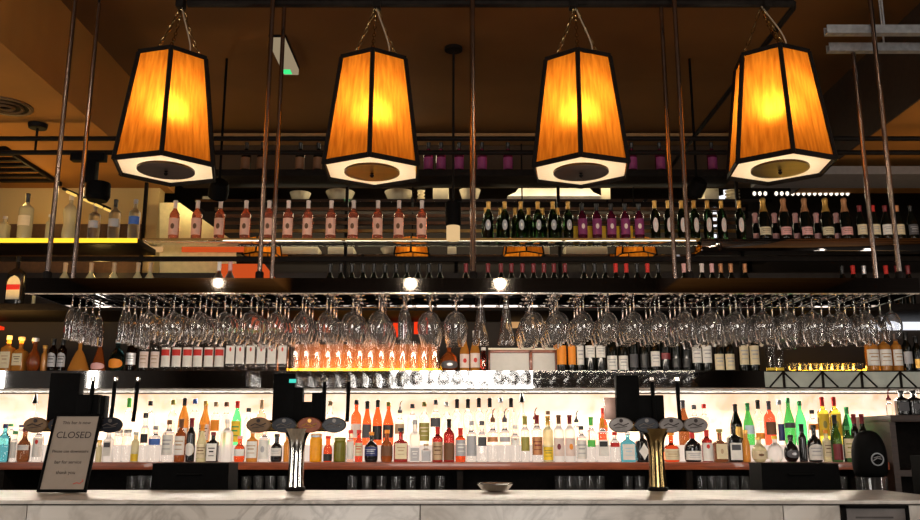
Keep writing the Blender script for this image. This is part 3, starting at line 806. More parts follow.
# black drinks dispenser at right end of the counter, on the workbench
xd = xat(871, 1.15, 4.75)
t = thing('drinks_dispenser', 'black round-headed drinks machine with silver emblem and clear jug at right', 'machine', (xd, 4.75, .90))
MB().lathe([(.085, 0), (.088, .01), (.085, .03), (.07, .035)], 28).build('base', BLACK, t)
MB().lathe([(.068, .034), (.080, .24), (.078, .24), (.066, .04)], 28).build('clear_jug', GLASS, t)
hd = MB().lathe(chaikin([(.070, .242), (.084, .26), (.090, .33), (.084, .41), (.055, .47), (.02, .485)], 2), 32).build('head', BLACK, t)
q = Matrix.Rotation(PI / 2, 4, 'X')
e = MB(); e.lathe([(.028, 0), (.034, 0), (.034, .004), (.028, .004)], 24, (0, -.0895, .335), M=q, closed=True)
e.tube([(-.022, -.0915, .328), (0, -.0915, .342), (.022, -.0915, .335)], .003, 6); e.tube([(-.018, -.0915, .342), (.004, -.0915, .350), (.02, -.0915, .346)], .0025, 6)
e.build('silver_emblem', ZINC, hd)

# ================================================================== BACK BAR BOTTLES
FY, BY = 6.02, 6.34
FZ, BZ = 1.19, 1.30
def sp(x, row, top, wpx, typ, col, cap, capc, lab, mark, desc, name='spirit_bottle'):
    Y, zb = (FY, FZ) if row == 'F' else (BY, BZ)
    if row == 'M': Y, zb = 6.13, FZ
    ppm = FPX / (Y * CP - .1 * SP)
    r = wpx / 2 / ppm
    zt = zat(top, Y); h = zt - zb
    extra = {'cork': .028, 'cone': .066, 'pourer': .070, 'capsule': .002}.get(cap, .003)
    h -= extra
    lb = None
    if lab:
        lc, y0, y1, shape = lab
        z0, z1 = max(zat(y1, Y) - zb, .006), zat(y0, Y) - zb
        lim = h * TYPES[typ][0][-2 if typ in ('wine', 'burg', 'champ', 'vodka', 'tall', 'square', 'flat', 'jar') else -3][1]
        top_ok = {'wine': .60, 'burg': .47, 'champ': .42, 'vodka': .65, 'tall': .54, 'square': .62, 'flat': .60, 'squat': .50, 'ball': .45, 'cone': .3, 'curvy': .62, 'jar': .76}[typ] * h
        if z1 > top_ok: z1 = top_ok
        if z0 > z1 - .015: z0 = max(.008, z1 - .03)
        lb = (lc, z0, z1, shape, .72 if TYPES[typ][1] > 2 else 1.15)
    bottle(xat(x, zb, Y), Y, zb, h, r, typ, col, cap, capc, lb, mark, desc, 'bottle', name, 'spirit bottles on the back bar counter')
BB = [
 # back tier
 (9, 'B', 424, 9, 'vodka', 'clear', 'screw', 'green', None, None, 'clear bottle with a green cap, back tier at far left'),
 (19.5, 'B', 425, 9, 'vodka', 'clear', 'screw', 'navy', None, None, 'clear bottle with a navy cap, back tier at far left'),
 (31, 'B', 394, 10, 'tall', 'clear', 'cone', 'black', None, None, 'tall clear bottle with black cone stopper, left of the closed sign'),
 (109, 'B', 409, 9, 'tall', 'clear', 'screw', 'silver', None, None, 'clear bottle with silver cap behind the left tap lever'),
 (126, 'B', 398, 9, 'wine', 'clear', 'capsule', 'bright_green', None, None, 'clear bottle with lime green capsule, back tier right of the closed sign'),
 (147.5, 'B', 401, 11, 'vodka', 'clear', 'screw', 'black', None, None, 'tall clear bottle with black cap, back tier left of the black caddy'),
 (170.5, 'B', 400, 10, 'wine', 'clear', 'screw', 'olive', None, None, 'clear bottle with olive cap beside an orange bottle, back tier'),
 (182, 'B', 398, 12, 'tall', 'amber', 'capsule', 'black', ('white', 428, 440, 'rect'), None, 'tall amber bottle with long black neck above the left caddy'),
 (192.5, 'B', 399, 10, 'vodka', 'clear', 'screw', 'blue', None, None, 'clear bottle with bright blue cap, back tier above the left caddy'),
 (203.5, 'B', 401, 12, 'burg', 'amber', 'screw', 'gold', ('pale_pink', 424, 440, 'rect'), ('lines', 'brown'), 'golden amber bottle with pink label, back tier above the left caddy'),
 (214, 'B', 402, 10, 'vodka', 'clear', 'screw', 'tan', ('orange', 420, 431, 'rect'), None, 'clear bottle with tan cap and orange label, back tier'),
 (224.5, 'B', 402, 9, 'vodka', 'clear', 'screw', 'brown', None, None, 'clear bottle with brown cap left of a green bottle, back tier'),
 (235.5, 'B', 401, 10, 'tall', 'bright_green', 'capsule', 'red', ('yellow', 420, 442, 'rect'), ('lines', 'green'), 'slim green bottle with red capsule and yellow label'),
 (247, 'B', 408, 9, 'wine', 'clear', 'screw', 'black', None, None, 'clear bottle with black cap left of the chrome tap badges'),
 (260, 'B', 400, 10, 'wine', 'pink', 'capsule', 'tan', None, None, 'pale pink bottle with tan capsule behind the chrome tap'),
 (329, 'B', 401, 10, 'wine', 'clear', 'screw', 'tan', None, None, 'clear bottle with tan cap between the chrome tap levers'),
 (355.5, 'B', 400, 12, 'wine', 'orange_red', 'screw', 'black', ('pale_pink', 424, 438, 'rect'), None, 'orange red bottle with pink label, first right of the chrome tap, back tier'),
 (366.5, 'B', 401, 12, 'burg', 'orange_red', 'capsule', 'black', ('dark_grey', 422, 438, 'rect'), None, 'orange red bottle with dark grey label, second right of the chrome tap'),
 (377, 'B', 400, 12, 'tall', 'orange_red', 'capsule', 'black', ('black', 426, 440, 'rect'), None, 'orange red bottle with tall black neck and black label'),
 (388, 'B', 402, 12, 'burg', 'orange_red', 'screw', 'olive', ('black', 423, 438, 'rect'), None, 'orange red bottle with olive cap and black label'),
 (399.5, 'B', 401, 10, 'vodka', 'clear', 'pourer', 'dark_grey', ('tan', 424, 434, 'rect'), None, 'clear bottle with thin dark pourer above a square dark liqueur'),
 (412, 'B', 404, 11, 'vodka', 'clear', 'screw', 'black', None, None, 'clear bottle with black cap behind the frosted bottle'),
 (424, 'B', 402, 12, 'wine', 'clear', 'screw', 'olive', ('olive', 423, 441, 'rect'), ('lines', 'cream'), 'clear bottle with olive cap and olive green label'),
 (435.5, 'B', 400, 12, 'vodka', 'clear', 'screw', 'black', ('dark_grey', 418, 427, 'rect'), None, 'clear bottle with black cap and charcoal label behind two red bottles'),
 (446.5, 'B', 402, 11, 'wine', 'clear', 'screw', 'white', None, None, 'clear bottle with white cap between the two red bottles, back tier'),
 (457, 'B', 399, 11, 'wine', 'clear', 'capsule', 'black', None, None, 'clear bottle, first of six with black capsules at the back centre'),
 (468, 'B', 399, 11, 'wine', 'clear', 'capsule', 'black', None, None, 'clear bottle, second of six with black capsules at the back centre'),
 (479, 'B', 398, 11, 'wine', 'clear', 'capsule', 'black', None, None, 'clear bottle, third of six with black capsules at the back centre'),
 (490, 'B', 398, 11, 'wine', 'clear', 'capsule', 'black', None, None, 'clear bottle, fourth of six with black capsules at the back centre'),
 (501, 'B', 398, 10, 'wine', 'clear', 'screw', 'silver', None, None, 'clear bottle with silver cap among the black-capped bottles at centre'),
 (511.5, 'B', 398, 12, 'wine', 'clear', 'capsule', 'black', None, None, 'clear bottle, last of six with black capsules at the back centre'),
 (522.5, 'B', 393, 12, 'tall', 'clear', 'cone', 'black', None, None, 'clear bottle with big black cone stopper right of the black capsules'),
 (535.5, 'B', 408, 10, 'vodka', 'clear', 'pourer', 'dark_red', None, None, 'clear bottle with a metal pourer behind the dark red capped bottle'),
 (548.5, 'B', 411, 10, 'vodka', 'clear', 'screw', 'brown', None, None, 'clear bottle with brown cap behind the yellow labelled bottle'),
 (577, 'B', 411, 10, 'vodka', 'clear', 'pourer', 'black', None, None, 'clear bottle with black pourer left of the green capped bottle'),
 (604, 'B', 408, 9, 'tall', 'red', 'capsule', 'red', ('orange', 421, 428, 'rect'), None, 'red necked bottle with orange label left of the brass tap'),
 (685, 'B', 400, 12, 'burg', 'brown', 'capsule', 'dark_grey', ('cream', 416, 424, 'rect'), None, 'brown bottle with grey capsule behind the brass tap lever'),
 (696, 'B', 405, 10, 'vodka', 'clear', 'screw', 'dark_grey', None, None, 'clear bottle with dark grey cap above the rightmost brass tap badge'),
 (706, 'B', 404, 9, 'vodka', 'clear', 'screw', 'red', None, None, 'clear bottle with small red cap right of the brass tap'),
 (737.5, 'B', 404, 13, 'burg', 'wine_black', 'capsule', 'black', ('gold', 427, 438, 'rect'), None, 'nearly black bottle with gold label, back tier left of a green one'),
 (750, 'B', 403, 13, 'burg', 'green', 'capsule', 'dark_green' if 'dark_green' in PC else 'green', ('pale_blue', 422, 434, 'rect'), None, 'green wine-like bottle with pale label right of the black one'),
 (760.5, 'B', 400, 11, 'wine', 'clear', 'capsule', 'black', ('orange', 433, 439, 'rect'), None, 'clear bottle with black capsule and thin orange label'),
 (771.5, 'B', 401, 12, 'wine', 'red', 'capsule', 'dark_grey', ('brown', 422, 435, 'rect'), None, 'red amber bottle with charcoal capsule and dark label, back tier right'),
 (782, 'B', 400, 9, 'vodka', 'clear', 'screw', 'grey', ('navy', 424, 441, 'rect'), None, 'clear bottle with grey cap and blue stripe left of the green bottles'),
 (791, 'B', 398, 14, 'burg', 'green', 'screw', 'green', ('dark_grey', 421, 428, 'rect'), None, 'large green bottle with dark band, right side of back tier'),
 (802.5, 'B', 401, 11, 'tall', 'bright_green', 'screw', 'green', None, None, 'slim bright green bottle right of the large green one'),
 (814.5, 'B', 410, 11, 'vodka', 'clear', 'screw', 'black', ('orange', 424, 430, 'rect'), None, 'clear bottle with black cap behind the white arch label'),
 (825.5, 'B', 397, 12, 'vodka', 'yellow', 'capsule', 'red', ('yellow', 413, 436, 'rect'), ('emblem', 'olive'), 'left of two yellow bottles with red capsules'),
 (837.5, 'B', 397, 12, 'vodka', 'yellow', 'capsule', 'red', ('yellow', 413, 436, 'rect'), ('emblem', 'olive'), 'right of two yellow bottles with red capsules'),
 (849.5, 'B', 407, 13, 'burg', 'bright_green', 'capsule', 'green', ('cream', 437, 444, 'rect'), None, 'emerald bottle right of the yellow pair'),
 (857.5, 'M', 414, 8, 'wine', 'wine_black', 'capsule', 'dark_red', None, None, 'black bottle with dark red capsule behind the machine, left one'),
 (865.5, 'M', 414, 8, 'wine', 'wine_black', 'capsule', 'dark_red', None, None, 'black bottle with dark red capsule behind the machine, right one'),
 # front row
 (2, 'F', 424, 12, 'flat', 'turquoise', 'screw', 'navy', None, None, 'turquoise glass bottle at the far left end of the counter'),
 (12.5, 'F', 431, 8, 'vodka', 'clear', 'screw', 'green', ('white', 442, 458, 'rect'), None, 'small clear bottle next to the turquoise one at far left'),
 (22.5, 'F', 428, 16, 'squat', 'brown', 'screw', 'dark_red', ('white', 439, 450, 'rect'), ('lines', 'grey'), 'squat brown bottle with white label at left'),
 (36.5, 'F', 425, 10, 'vodka', 'clear', 'screw', 'pale_pink', ('white', 436, 457, 'rect'), ('dot', 'red'), 'clear bottle with white label just left of the closed sign'),
 (98, 'F', 440, 6, 'vodka', 'pale_yellow', 'screw', 'gold', None, None, 'tiny pale yellow bottle right of the closed sign'),
 (107, 'F', 428, 9, 'square', 'frost', 'lid' if False else 'screw', 'white', ('white', 440, 456, 'rect'), ('block', 'dark_grey'), 'frosted square bottle with black print right of the closed sign'),
 (116.5, 'F', 430, 8, 'jar', 'clear', 'lid', 'white', None, None, 'first of two lidded clear jars right of the closed sign'),
 (125.5, 'F', 430, 8, 'jar', 'clear', 'lid', 'white', None, None, 'second of two lidded clear jars right of the closed sign'),
 (134, 'F', 432, 7.5, 'vodka', 'pale_yellow', 'screw', 'white', ('yellow', 454, 462, 'rect'), None, 'slim pale bottle with yellow lower label left of the vodka bottles'),
 (142.5, 'F', 413, 7.5, 'vodka', 'clear', 'screw', 'black', ('black', 434, 443, 'rect'), None, 'slim clear bottle with black label'),
 (153.5, 'F', 426, 12, 'vodka', 'clear', 'screw', 'grey', ('blue', 437, 445, 'rect'), None, 'round clear bottle with blue label band'),
 (167, 'F', 420, 12, 'vodka', 'clear', 'screw', 'brown', ('white', 433, 455, 'rect'), ('lines', 'grey'), 'clear bottle with large white label left of the whisky'),
 (179, 'F', 419, 11, 'wine', 'dark_amber', 'capsule', 'brown', ('white', 433, 455, 'rect'), ('lines', 'tan'), 'whisky-brown bottle with large white label above the left caddy'),
 (189.5, 'F', 418, 9, 'wine', 'black', 'capsule', 'dark_red', ('white', 443, 456, 'oval'), None, 'black bottle with dark red neck and white oval label'),
 (200.5, 'F', 424, 10, 'burg', 'pale_yellow', 'capsule', 'orange', ('cream', 437, 458, 'rect'), ('lines', 'brown'), 'pale gold bottle with tall cream label above the left caddy'),
 (212, 'F', 432, 11.5, 'square', 'black', 'screw', 'dark_red', ('white', 443, 461, 'rect'), ('lines', 'black'), 'square black bottle with white label above the left caddy'),
 (225.5, 'F', 419, 12.5, 'vodka', 'frost', 'screw', 'white', None, None, 'frosted white bottle with white cap above the left caddy'),
 (239, 'F', 436, 11, 'squat', 'orange_red', 'screw', 'pink', ('white', 441, 456, 'rect'), None, 'squat orange red bottle left of the white labels at the chrome tap'),
 (251.5, 'F', 430, 11.5, 'vodka', 'amber', 'screw', 'tan', ('white', 438, 458, 'rect'), ('lines', 'tan'), 'amber bottle with tall white label left of the chrome tap'),
 (263.5, 'F', 428, 11, 'vodka', 'clear', 'screw', 'white', ('white', 435, 459, 'rect'), ('emblem', 'grey'), 'clear bottle with tall white label left of the chrome tap'),
 (276, 'F', 434, 11.5, 'squat', 'black', 'screw', 'black', ('white', 442, 456, 'rect'), ('lines', 'grey'), 'black bottle with white label next to the chrome tap column'),
 (287, 'F', 434, 8, 'vodka', 'amber', 'screw', 'grey', None, None, 'small amber bottle touching the left edge of the tap column'),
 (315.5, 'F', 434, 12.5, 'jar', 'juice', 'lid', 'silver', None, None, 'jug of orange juice right of the chrome tap column'),
 (327.5, 'F', 436, 9, 'squat', 'orange_red', 'screw', 'red', ('black', 454, 463, 'rect'), None, 'small red bottle between the juice and the olive cordial'),
 (339.5, 'F', 438, 12.5, 'jar', 'cordial', 'lid', 'olive', None, None, 'olive green cordial bottle right of the orange juice'),
 (350, 'F', 430, 7.5, 'vodka', 'pink', 'screw', 'red', ('white', 441, 459, 'rect'), None, 'slim bottle with white label next to the olive cordial'),
 (358.5, 'F', 430, 8, 'wine', 'red', 'screw', 'red', ('cream', 441, 456, 'rect'), ('lines', 'red'), 'slim red bottle with cream label right of the olive cordial'),
 (371, 'F', 432, 13.5, 'squat', 'black', 'screw', 'orange', ('navy', 446, 456, 'rect'), ('lines', 'silver'), 'wide black bottle with dark blue label right of the cream label'),
 (386.5, 'F', 430, 12, 'squat', 'dark_amber', 'screw', 'orange', ('brown', 444, 456, 'rect'), None, 'dark amber squat bottle left of the square liqueur'),
 (400.5, 'F', 428, 14, 'square', 'dark_red', 'cork', 'black', ('cream', 443, 459, 'rect'), ('lines', 'tan'), 'square dark liqueur bottle with cream label and big black stopper'),
 (414.5, 'F', 420, 10, 'square', 'frost', 'screw', 'grey', ('grey', 448, 463, 'rect'), ('lines', 'white'), 'grey labelled frosted bottle left of the first red-brown bottle'),
 (426, 'F', 444, 10, 'square', 'frost', 'screw', 'tan', ('grey', 449, 463, 'rect'), None, 'short frosted bottle left of the first red-brown bottle'),
 (437.5, 'F', 427, 11, 'vodka', 'dark_red', 'capsule', 'red', ('tan', 442, 460, 'rect'), ('lines', 'brown'), 'red-brown bottle with tan label near the centre'),
 (449, 'F', 419, 11.5, 'wine', 'dark_red', 'capsule', 'black', ('brown', 443, 460, 'rect'), None, 'dark red bottle with pointed black neck near the centre'),
 (460.5, 'F', 428, 11, 'vodka', 'orange_red', 'capsule', 'red', ('grey', 436, 456, 'rect'), ('lines', 'white'), 'red topped bottle with grey label right of the dark red one'),
 (471.5, 'F', 421, 11, 'vodka', 'clear', 'screw', 'grey', ('grey', 436, 456, 'rect'), None, 'clear bottle with plain grey label right of the red topped one'),
 (482, 'F', 421, 10, 'square', 'clear', 'screw', 'dark_grey', ('black', 437, 446, 'rect'), None, 'clear bottle with small black square label at the centre'),
 (493, 'F', 409, 11, 'vodka', 'clear', 'pourer', 'brown', ('copper', 437, 442, 'rect'), None, 'clear bottle with copper brown label and dark pourer'),
 (505, 'F', 409, 11, 'vodka', 'clear', 'pourer', 'dark_grey', ('grey', 437, 442, 'rect'), None, 'clear bottle with narrow grey label and dark pourer'),
 (515.5, 'F', 425, 9, 'vodka', 'clear', 'screw', 'white', ('white', 430, 445, 'rect'), ('dot', 'tan'), 'clear bottle with white label left of the olive capped one'),
 (525.5, 'F', 416, 9, 'vodka', 'clear', 'capsule', 'olive', ('olive', 437, 451, 'rect'), None, 'clear bottle with olive capsule and olive label near centre right'),
 (537.5, 'F', 415, 11, 'vodka', 'clear', 'capsule', 'dark_red', ('copper', 437, 455, 'rect'), ('lines', 'dark_red'), 'clear bottle with dark red capsule and copper label'),
 (548.5, 'F', 416, 10.5, 'vodka', 'pale_yellow', 'capsule', 'gold', ('yellow', 447, 460, 'rect'), ('lines', 'olive'), 'pale bottle with gold capsule and bright yellow label'),
 (559.5, 'F', 415, 10.5, 'vodka', 'frost', 'capsule', 'brown', ('pale_pink', 438, 456, 'rect'), ('emblem', 'dark_red'), 'frosted bottle with brown capsule and red fruit on its label'),
 (570.5, 'F', 415, 10.5, 'vodka', 'frost', 'capsule', 'dark_red', ('pale_pink', 438, 456, 'rect'), ('emblem', 'orange'), 'frosted bottle with maroon capsule and orange fruit on its label'),
 (582, 'F', 426, 10.5, 'vodka', 'clear', 'screw', 'black', ('white', 440, 459, 'rect'), ('lines', 'grey'), 'clear bottle with black cap and white label left of green cap'),
 (592, 'F', 417, 8.5, 'vodka', 'clear', 'capsule', 'bright_green', ('bright_green', 440, 447, 'rect'), None, 'clear bottle with bright green capsule and green band'),
 (603.5, 'F', 418, 12, 'square', 'clear', 'capsule', 'orange', ('white', 440, 456, 'rect'), ('block', 'black'), 'square clear bottle with orange capsule and black printed label'),
 (615.5, 'F', 432, 9.5, 'vodka', 'clear', 'screw', 'red', ('red', 437, 447, 'rect'), None, 'clear bottle with red label beside the turquoise bottle'),
 (628.5, 'F', 432, 15, 'flat', 'turquoise', 'screw', 'silver', ('white', 441, 460, 'rect'), ('lines', 'pale_blue'), 'turquoise bottle with white label left of the brass tap column'),
 (643, 'F', 430, 12.5, 'square', 'black', 'screw', 'black', ('white', 443, 460, 'diamond'), None, 'black bottle with white diamond label by the brass tap column'),
 (672, 'F', 432, 16, 'squat', 'orange_red', 'cork', 'orange', ('cream', 447, 460, 'rect'), ('lines', 'tan'), 'wide orange bottle with cream label right of the brass tap column'),
 (693.5, 'F', 430, 17, 'squat', 'black', 'capsule', 'red', ('white', 451, 460, 'rect'), ('lines', 'grey'), 'wide black bottle with red neck and white label right of brass tap'),
 (708, 'F', 430, 10.5, 'vodka', 'dark_red', 'capsule', 'red', ('white', 443, 461, 'rect'), ('dot', 'red'), 'slim dark bottle with red cap and white label right of brass tap'),
 (721, 'F', 429, 13, 'square', 'brown', 'cork', 'olive', ('cream', 443, 459, 'rect'), ('emblem', 'tan'), 'square brown bottle with cream label and wide flat stopper'),
 (735.5, 'F', 425, 13.5, 'square', 'black', 'screw', 'black', ('white', 443, 460, 'rect'), ('block', 'dark_grey'), 'square black bottle with white label left of the amber bottle'),
 (747, 'F', 430, 8, 'tall', 'amber', 'screw', 'gold', None, None, 'slim amber bottle left of the round cream label bottle'),
 (760, 'F', 437, 15.5, 'ball', 'pale_yellow', 'screw', 'gold', ('cream', 448, 459, 'rect'), ('emblem', 'brown'), 'round bottle with cream label and dark round emblem'),
 (776, 'F', 436, 15.5, 'ball', 'frost', 'screw', 'yellow', None, None, 'round frosted white bottle with yellow cap'),
 (792, 'F', 435, 14.5, 'ball', 'black', 'screw', 'black', ('dark_grey', 448, 458, 'oval'), ('emblem', 'silver'), 'round black bottle with silver emblem above the right caddy'),
 (804, 'F', 424, 8, 'wine', 'black', 'capsule', 'black', None, None, 'slim all-black bottle above the right caddy'),
 (816, 'F', 425, 14.5, 'squat', 'black', 'screw', 'black', ('white', 444, 460, 'arch'), ('lines', 'grey'), 'black bottle with white arched label above the right caddy'),
 (828, 'F', 430, 8, 'vodka', 'pale_yellow', 'screw', 'orange', ('cream', 440, 457, 'rect'), ('lines', 'brown'), 'slim bottle with cream label right of the arched label'),
 (838, 'F', 415, 11, 'burg', 'dark_green', 'capsule', 'black', ('dark_red', 444, 460, 'rect'), None, 'dark green wine bottle near the right end of the counter'),
 (850, 'F', 426, 10.5, 'vodka', 'dark_green', 'screw', 'green', ('cream', 438, 458, 'rect'), ('lines', 'olive'), 'dark bottle with cream label, rightmost before the black machine'),
]
def spread(rows, ix, iw, key):
    rows = [list(r) for r in rows]
    for _ in range(3):
        for k in {key(r) for r in rows}:
            rr = sorted((r for r in rows if key(r) == k), key=lambda r: r[ix])
            for a, b in zip(rr[:-1], rr[1:]):
                need, have = (a[iw] + b[iw]) / 2, (b[ix] - a[ix]) * .965
                if need > have: a[iw] *= have / need; b[iw] *= have / need
    return rows
for row in spread(BB, 0, 3, lambda r: r[1]): sp(*row)
# black bottles on the end cabinet
for i, (px, lab) in enumerate(((903, 'white'), (915.5, 'white'))):
    z = 1.50; Y = 6.0
    bottle(xat(px, z, Y), Y, z, zat(391, Y) - z, .040, 'square', 'black', 'screw', 'black', ('dark_grey', .03, .09, 'diamond' if i else 'rect', .7), None,
           ['left of two black bottles on top of the end cabinet', 'right of two black bottles on top of the end cabinet'][i], 'bottle', 'spirit_bottle', 'black bottles on the end cabinet')
z = 1.50; Y = 6.0; o = bottle(xat(890, z, Y), Y, z, .11, .020, 'vodka', 'clear', 'pourer', 'dark_red', None, None, 'little clear bottle with pourer on the end cabinet', 'bottle', 'spirit_bottle')

# tumblers below the counter
TUM = MB().lathe([(.0002, 0), (.028, 0), (.031, .003), (.036, .115), (.0345, .115), (.0295, .010), (.0002, .008)], 24).mesh('tumbler', GLASS, 25)
k = 0
for px0, px1, n in ((131, 150, 3), (246, 282, 4), (352, 440, 7), (560, 600, 5), (628, 640, 2), (702, 713, 2), (722, 746, 3), (824, 843, 3)):
    for j in range(n):
        px = px0 + (px1 - px0) * j / max(1, n - 1); k += 1
        o = put('tumbler', TUM, None, (xat(px, 1.0, 6.02), 6.02, .9805)); tag(o, f'clear tumbler under the back counter, {ORD[k]} from the left in the dark', 'glass', 'tumblers under the back counter')

# ================================================================== OVERHEAD SHELF CONTENT
MY, MZ = 6.03, 1.80
def md(px, hpx, wpx, typ, col, cap, capc, lab, mark, desc, name='spirit_bottle', Y=MY, group='bottles on the overhead shelf'):
    ppm = FPX / (Y * CP + .5 * SP); r = wpx / 2 / ppm; h = hpx / ppm
    lb = None
    if lab: lc, a, c, shp = lab; lb = (lc, h * a, h * c, shp, .72 if TYPES[typ][1] > 2 else 1.15)
    bottle(xat(px, MZ, Y), Y, MZ, h, r, typ, col, cap, capc, lb, mark, desc, 'bottle', name, group)
md(6, 36, 12, 'square', 'amber', 'screw', 'cream', ('cream', .1, .55, 'rect'), ('lines', 'tan'), 'amber bottle with tall cream label, first on the overhead shelf at left')
md(18.5, 31, 12, 'square', 'amber', 'cork', 'tan', ('cream', .2, .58, 'rect'), ('lines', 'brown'), 'square amber bottle with cream label, second on the overhead shelf')
md(32.5, 30, 14, 'ball', 'dark_amber', 'cork', 'silver', None, None, 'round dark bottle with silver stopper on the overhead shelf at left')
md(43, 26, 6, 'vodka', 'amber', 'screw', 'gold', None, None, 'tiny amber bottle beside the round dark one')
md(51, 33, 8.5, 'vodka', 'brown', 'capsule', 'black', ('grey', .15, .58, 'arch'), ('lines', 'black'), 'left of two dark bottles with grey arched labels')
md(60.5, 33, 8.5, 'vodka', 'brown', 'capsule', 'black', ('grey', .15, .58, 'arch'), ('lines', 'black'), 'right of two dark bottles with grey arched labels')
md(78, 30, 21, 'cone', 'amber', 'cork', 'silver', None, None, 'amber pyramid decanter with silver stopper on the overhead shelf')
md(98, 34, 15, 'cone', 'dark_amber', 'capsule', 'gold', ('pink', .06, .26, 'oval'), None, 'dark pyramid bottle with gold neck and pink label')
md(116, 32, 15, 'ball', 'turquoise', 'screw', 'silver', ('orange', .10, .40, 'oval'), None, 'turquoise round bottle with orange label on the overhead shelf')
md(130.5, 44, 10.5, 'burg', 'brown', 'capsule', 'black', ('silver', .16, .42, 'rect'), ('lines', 'black'), 'tall brown bottle with silver label left of the clear bottles')
for i, px in enumerate((143.5, 154.5)):
    md(px, 40, 9.4, 'vodka', 'clear', 'screw', 'gold', ('pale_pink', .1, .5, 'rect'), ('lines', 'tan'), f'clear bottle with gold cap and faint label, {ORD[i + 1]} of two left of red labels')
for i in range(6):
    md(165.5 + i * 10.7, 40, 9.8, 'vodka', 'clear', 'screw', 'white', ('white', .12, .60, 'rect'), ('block', 'red'), f'clear bottle with red topped label, {ORD[i + 1]} of six from the left')
for i in range(6):
    md(230 + i * 10.5, 43, 9.8, 'square', 'clear', 'screw', 'bright_green', ('white', .18, .60, 'rect'), ('dot', 'red'), f'white labelled gin-like bottle with red dot, {ORD[i + 1]} of six from the left')
TT = MB().lathe([(.0002, 0), (.030, 0), (.0325, .003), (.0355, .205), (.034, .205), (.0305, .012), (.0002, .010)], 28).mesh('tall_tumbler', GLASS, 25)
for row, Y in (('front', 6.0), ('back', 6.085)):
    for i in range(14):
        o = put('tall_glass', TT, None, (xat(295 + i * 10.75, MZ, 6.0), Y, MZ + .0006))
        tag(o, f'tall clear tumbler on the overhead shelf, {ORD[i + 1]} from the left in the {row} row', 'glass', 'tall tumblers on the overhead shelf')
t = MB().bounds(xat(290, MZ, 6.18), xat(440, MZ, 6.18), 6.17, 6.19, MZ, MZ + .035).build('light_strip', em('amber_strip', (1.0, .50, .02), 9.0)); tag(t, 'glowing amber light strip behind the tall tumblers', 'light strip')
t = MB().bounds(xat(292, MZ, 6.3), xat(438, MZ, 6.3), 6.30, 6.33, MZ, MZ + .22).build('copper_board', pm('copper_board', (.42, .16, .045), .5, .2, noise=.25, scale=7)); tag(t, 'copper brown board standing behind the tall tumblers', 'board')
md(449, 27, 18, 'ball', 'dark_amber', 'screw', 'black', ('dark_grey', .1, .4, 'oval'), ('emblem', 'silver'), 'round smoky bottle right of the tall tumblers')
md(464.5, 39, 10, 'burg', 'amber', 'capsule', 'brown', ('pale_pink', .10, .45, 'rect'), ('emblem', 'red'), 'left of two amber bottles with pale lower labels')
md(475, 41, 10, 'burg', 'amber', 'capsule', 'white', ('pale_pink', .10, .45, 'rect'), ('emblem', 'red'), 'right of two amber bottles with pale lower labels, white capsule')
md(483.5, 24, 6, 'vodka', 'red', 'screw', 'white', None, None, 'tiny red bottle left of the framed white panels')
fp = thing('panel_box', 'low red-brown framed box with two white panels on the overhead shelf', 'box', (xat(488.5, MZ, 6.08), 6.08, MZ))
x1 = xat(557, MZ, 6.08) - xat(488.5, MZ, 6.08); hz = .16
m = MB()
for a, c, z0, z1 in ((0, .012, 0, hz), (x1 * .60, x1 * .60 + .022, 0, hz), (x1 - .01, x1, 0, hz), (0, x1, hz - .02, hz), (0, x1, 0, .008)): m.bounds(a, c, 0, .05, z0, z1, .001)
m.build('frame', WOOD, fp)
for a, c in ((.014, x1 * .60 - .002), (x1 * .60 + .024, x1 - .012)): MB().bounds(a, c, .012, .03, .009, hz - .022).build('white_panel', WHITE, fp)
MB().bounds(0, x1, .002, .048, hz, hz + .014).build('lid', CERAM, fp)
rw = [(562, 'orange', 10, .16, .88, 'wine', 'dark bottle with broad orange label beside the framed panels', 1),
      (572, 'orange', 8, .16, .88, 'wine', 'dark bottle with narrow orange label beside the first orange one', 1),
      (580.5, 'white', 7.5, .16, .60, 'wine', 'slim wine bottle with white label right of the orange labels', 0),
      (590.5, 'white', 10, .32, .60, 'wine', 'left wine bottle of the pair with high white labels', 0), (601, 'white', 10, .32, .60, 'wine', 'right wine bottle of the pair with high white labels', 0),
      (612.5, 'white', 10.4, .04, .36, 'burg', 'left wine bottle of the pair with low white labels', 0), (623.5, 'white', 10, .04, .36, 'burg', 'right wine bottle of the pair with low white labels', 0),
      (634, 'dark_grey', 9, .1, .4, 'wine', 'wine bottle with charcoal label right of the low white pair', 0), (644.5, 'black', 9.5, .1, .4, 'burg', 'wine bottle with black label near the right tap lever', 0),
      (655.5, 'white', 9.8, .12, .48, 'burg', 'wine bottle with white label next to black labelled ones', 0), (666, 'dark_red', 9.8, .28, .42, 'wine', 'wine bottle with thin dark red label on the overhead shelf', 0),
      (676.5, 'black', 9.4, .1, .3, 'wine', 'first of two unlabelled-looking dark wine bottles with long glints', 0), (687, 'black', 9.4, .1, .3, 'wine', 'second of two unlabelled-looking dark wine bottles with long glints', 0),
      (697.5, 'white', 9.8, .20, .60, 'wine', 'left wine bottle of the white label pair right of dark ones', 0), (707.5, 'white', 9.8, .20, .60, 'wine', 'right wine bottle of the white label pair right of dark ones', 0),
      (719.5, 'cream', 10, .04, .40, 'burg', 'left wine bottle of the pair with low cream labels', 0), (730, 'cream', 10, .04, .40, 'burg', 'right wine bottle of the pair with low cream labels', 0),
      (744.5, 'cream', 10, .16, .60, 'wine', 'left wine bottle of the pair with tall cream labels', 0), (755, 'cream', 10, .16, .60, 'wine', 'right wine bottle of the pair with tall cream labels', 0)]
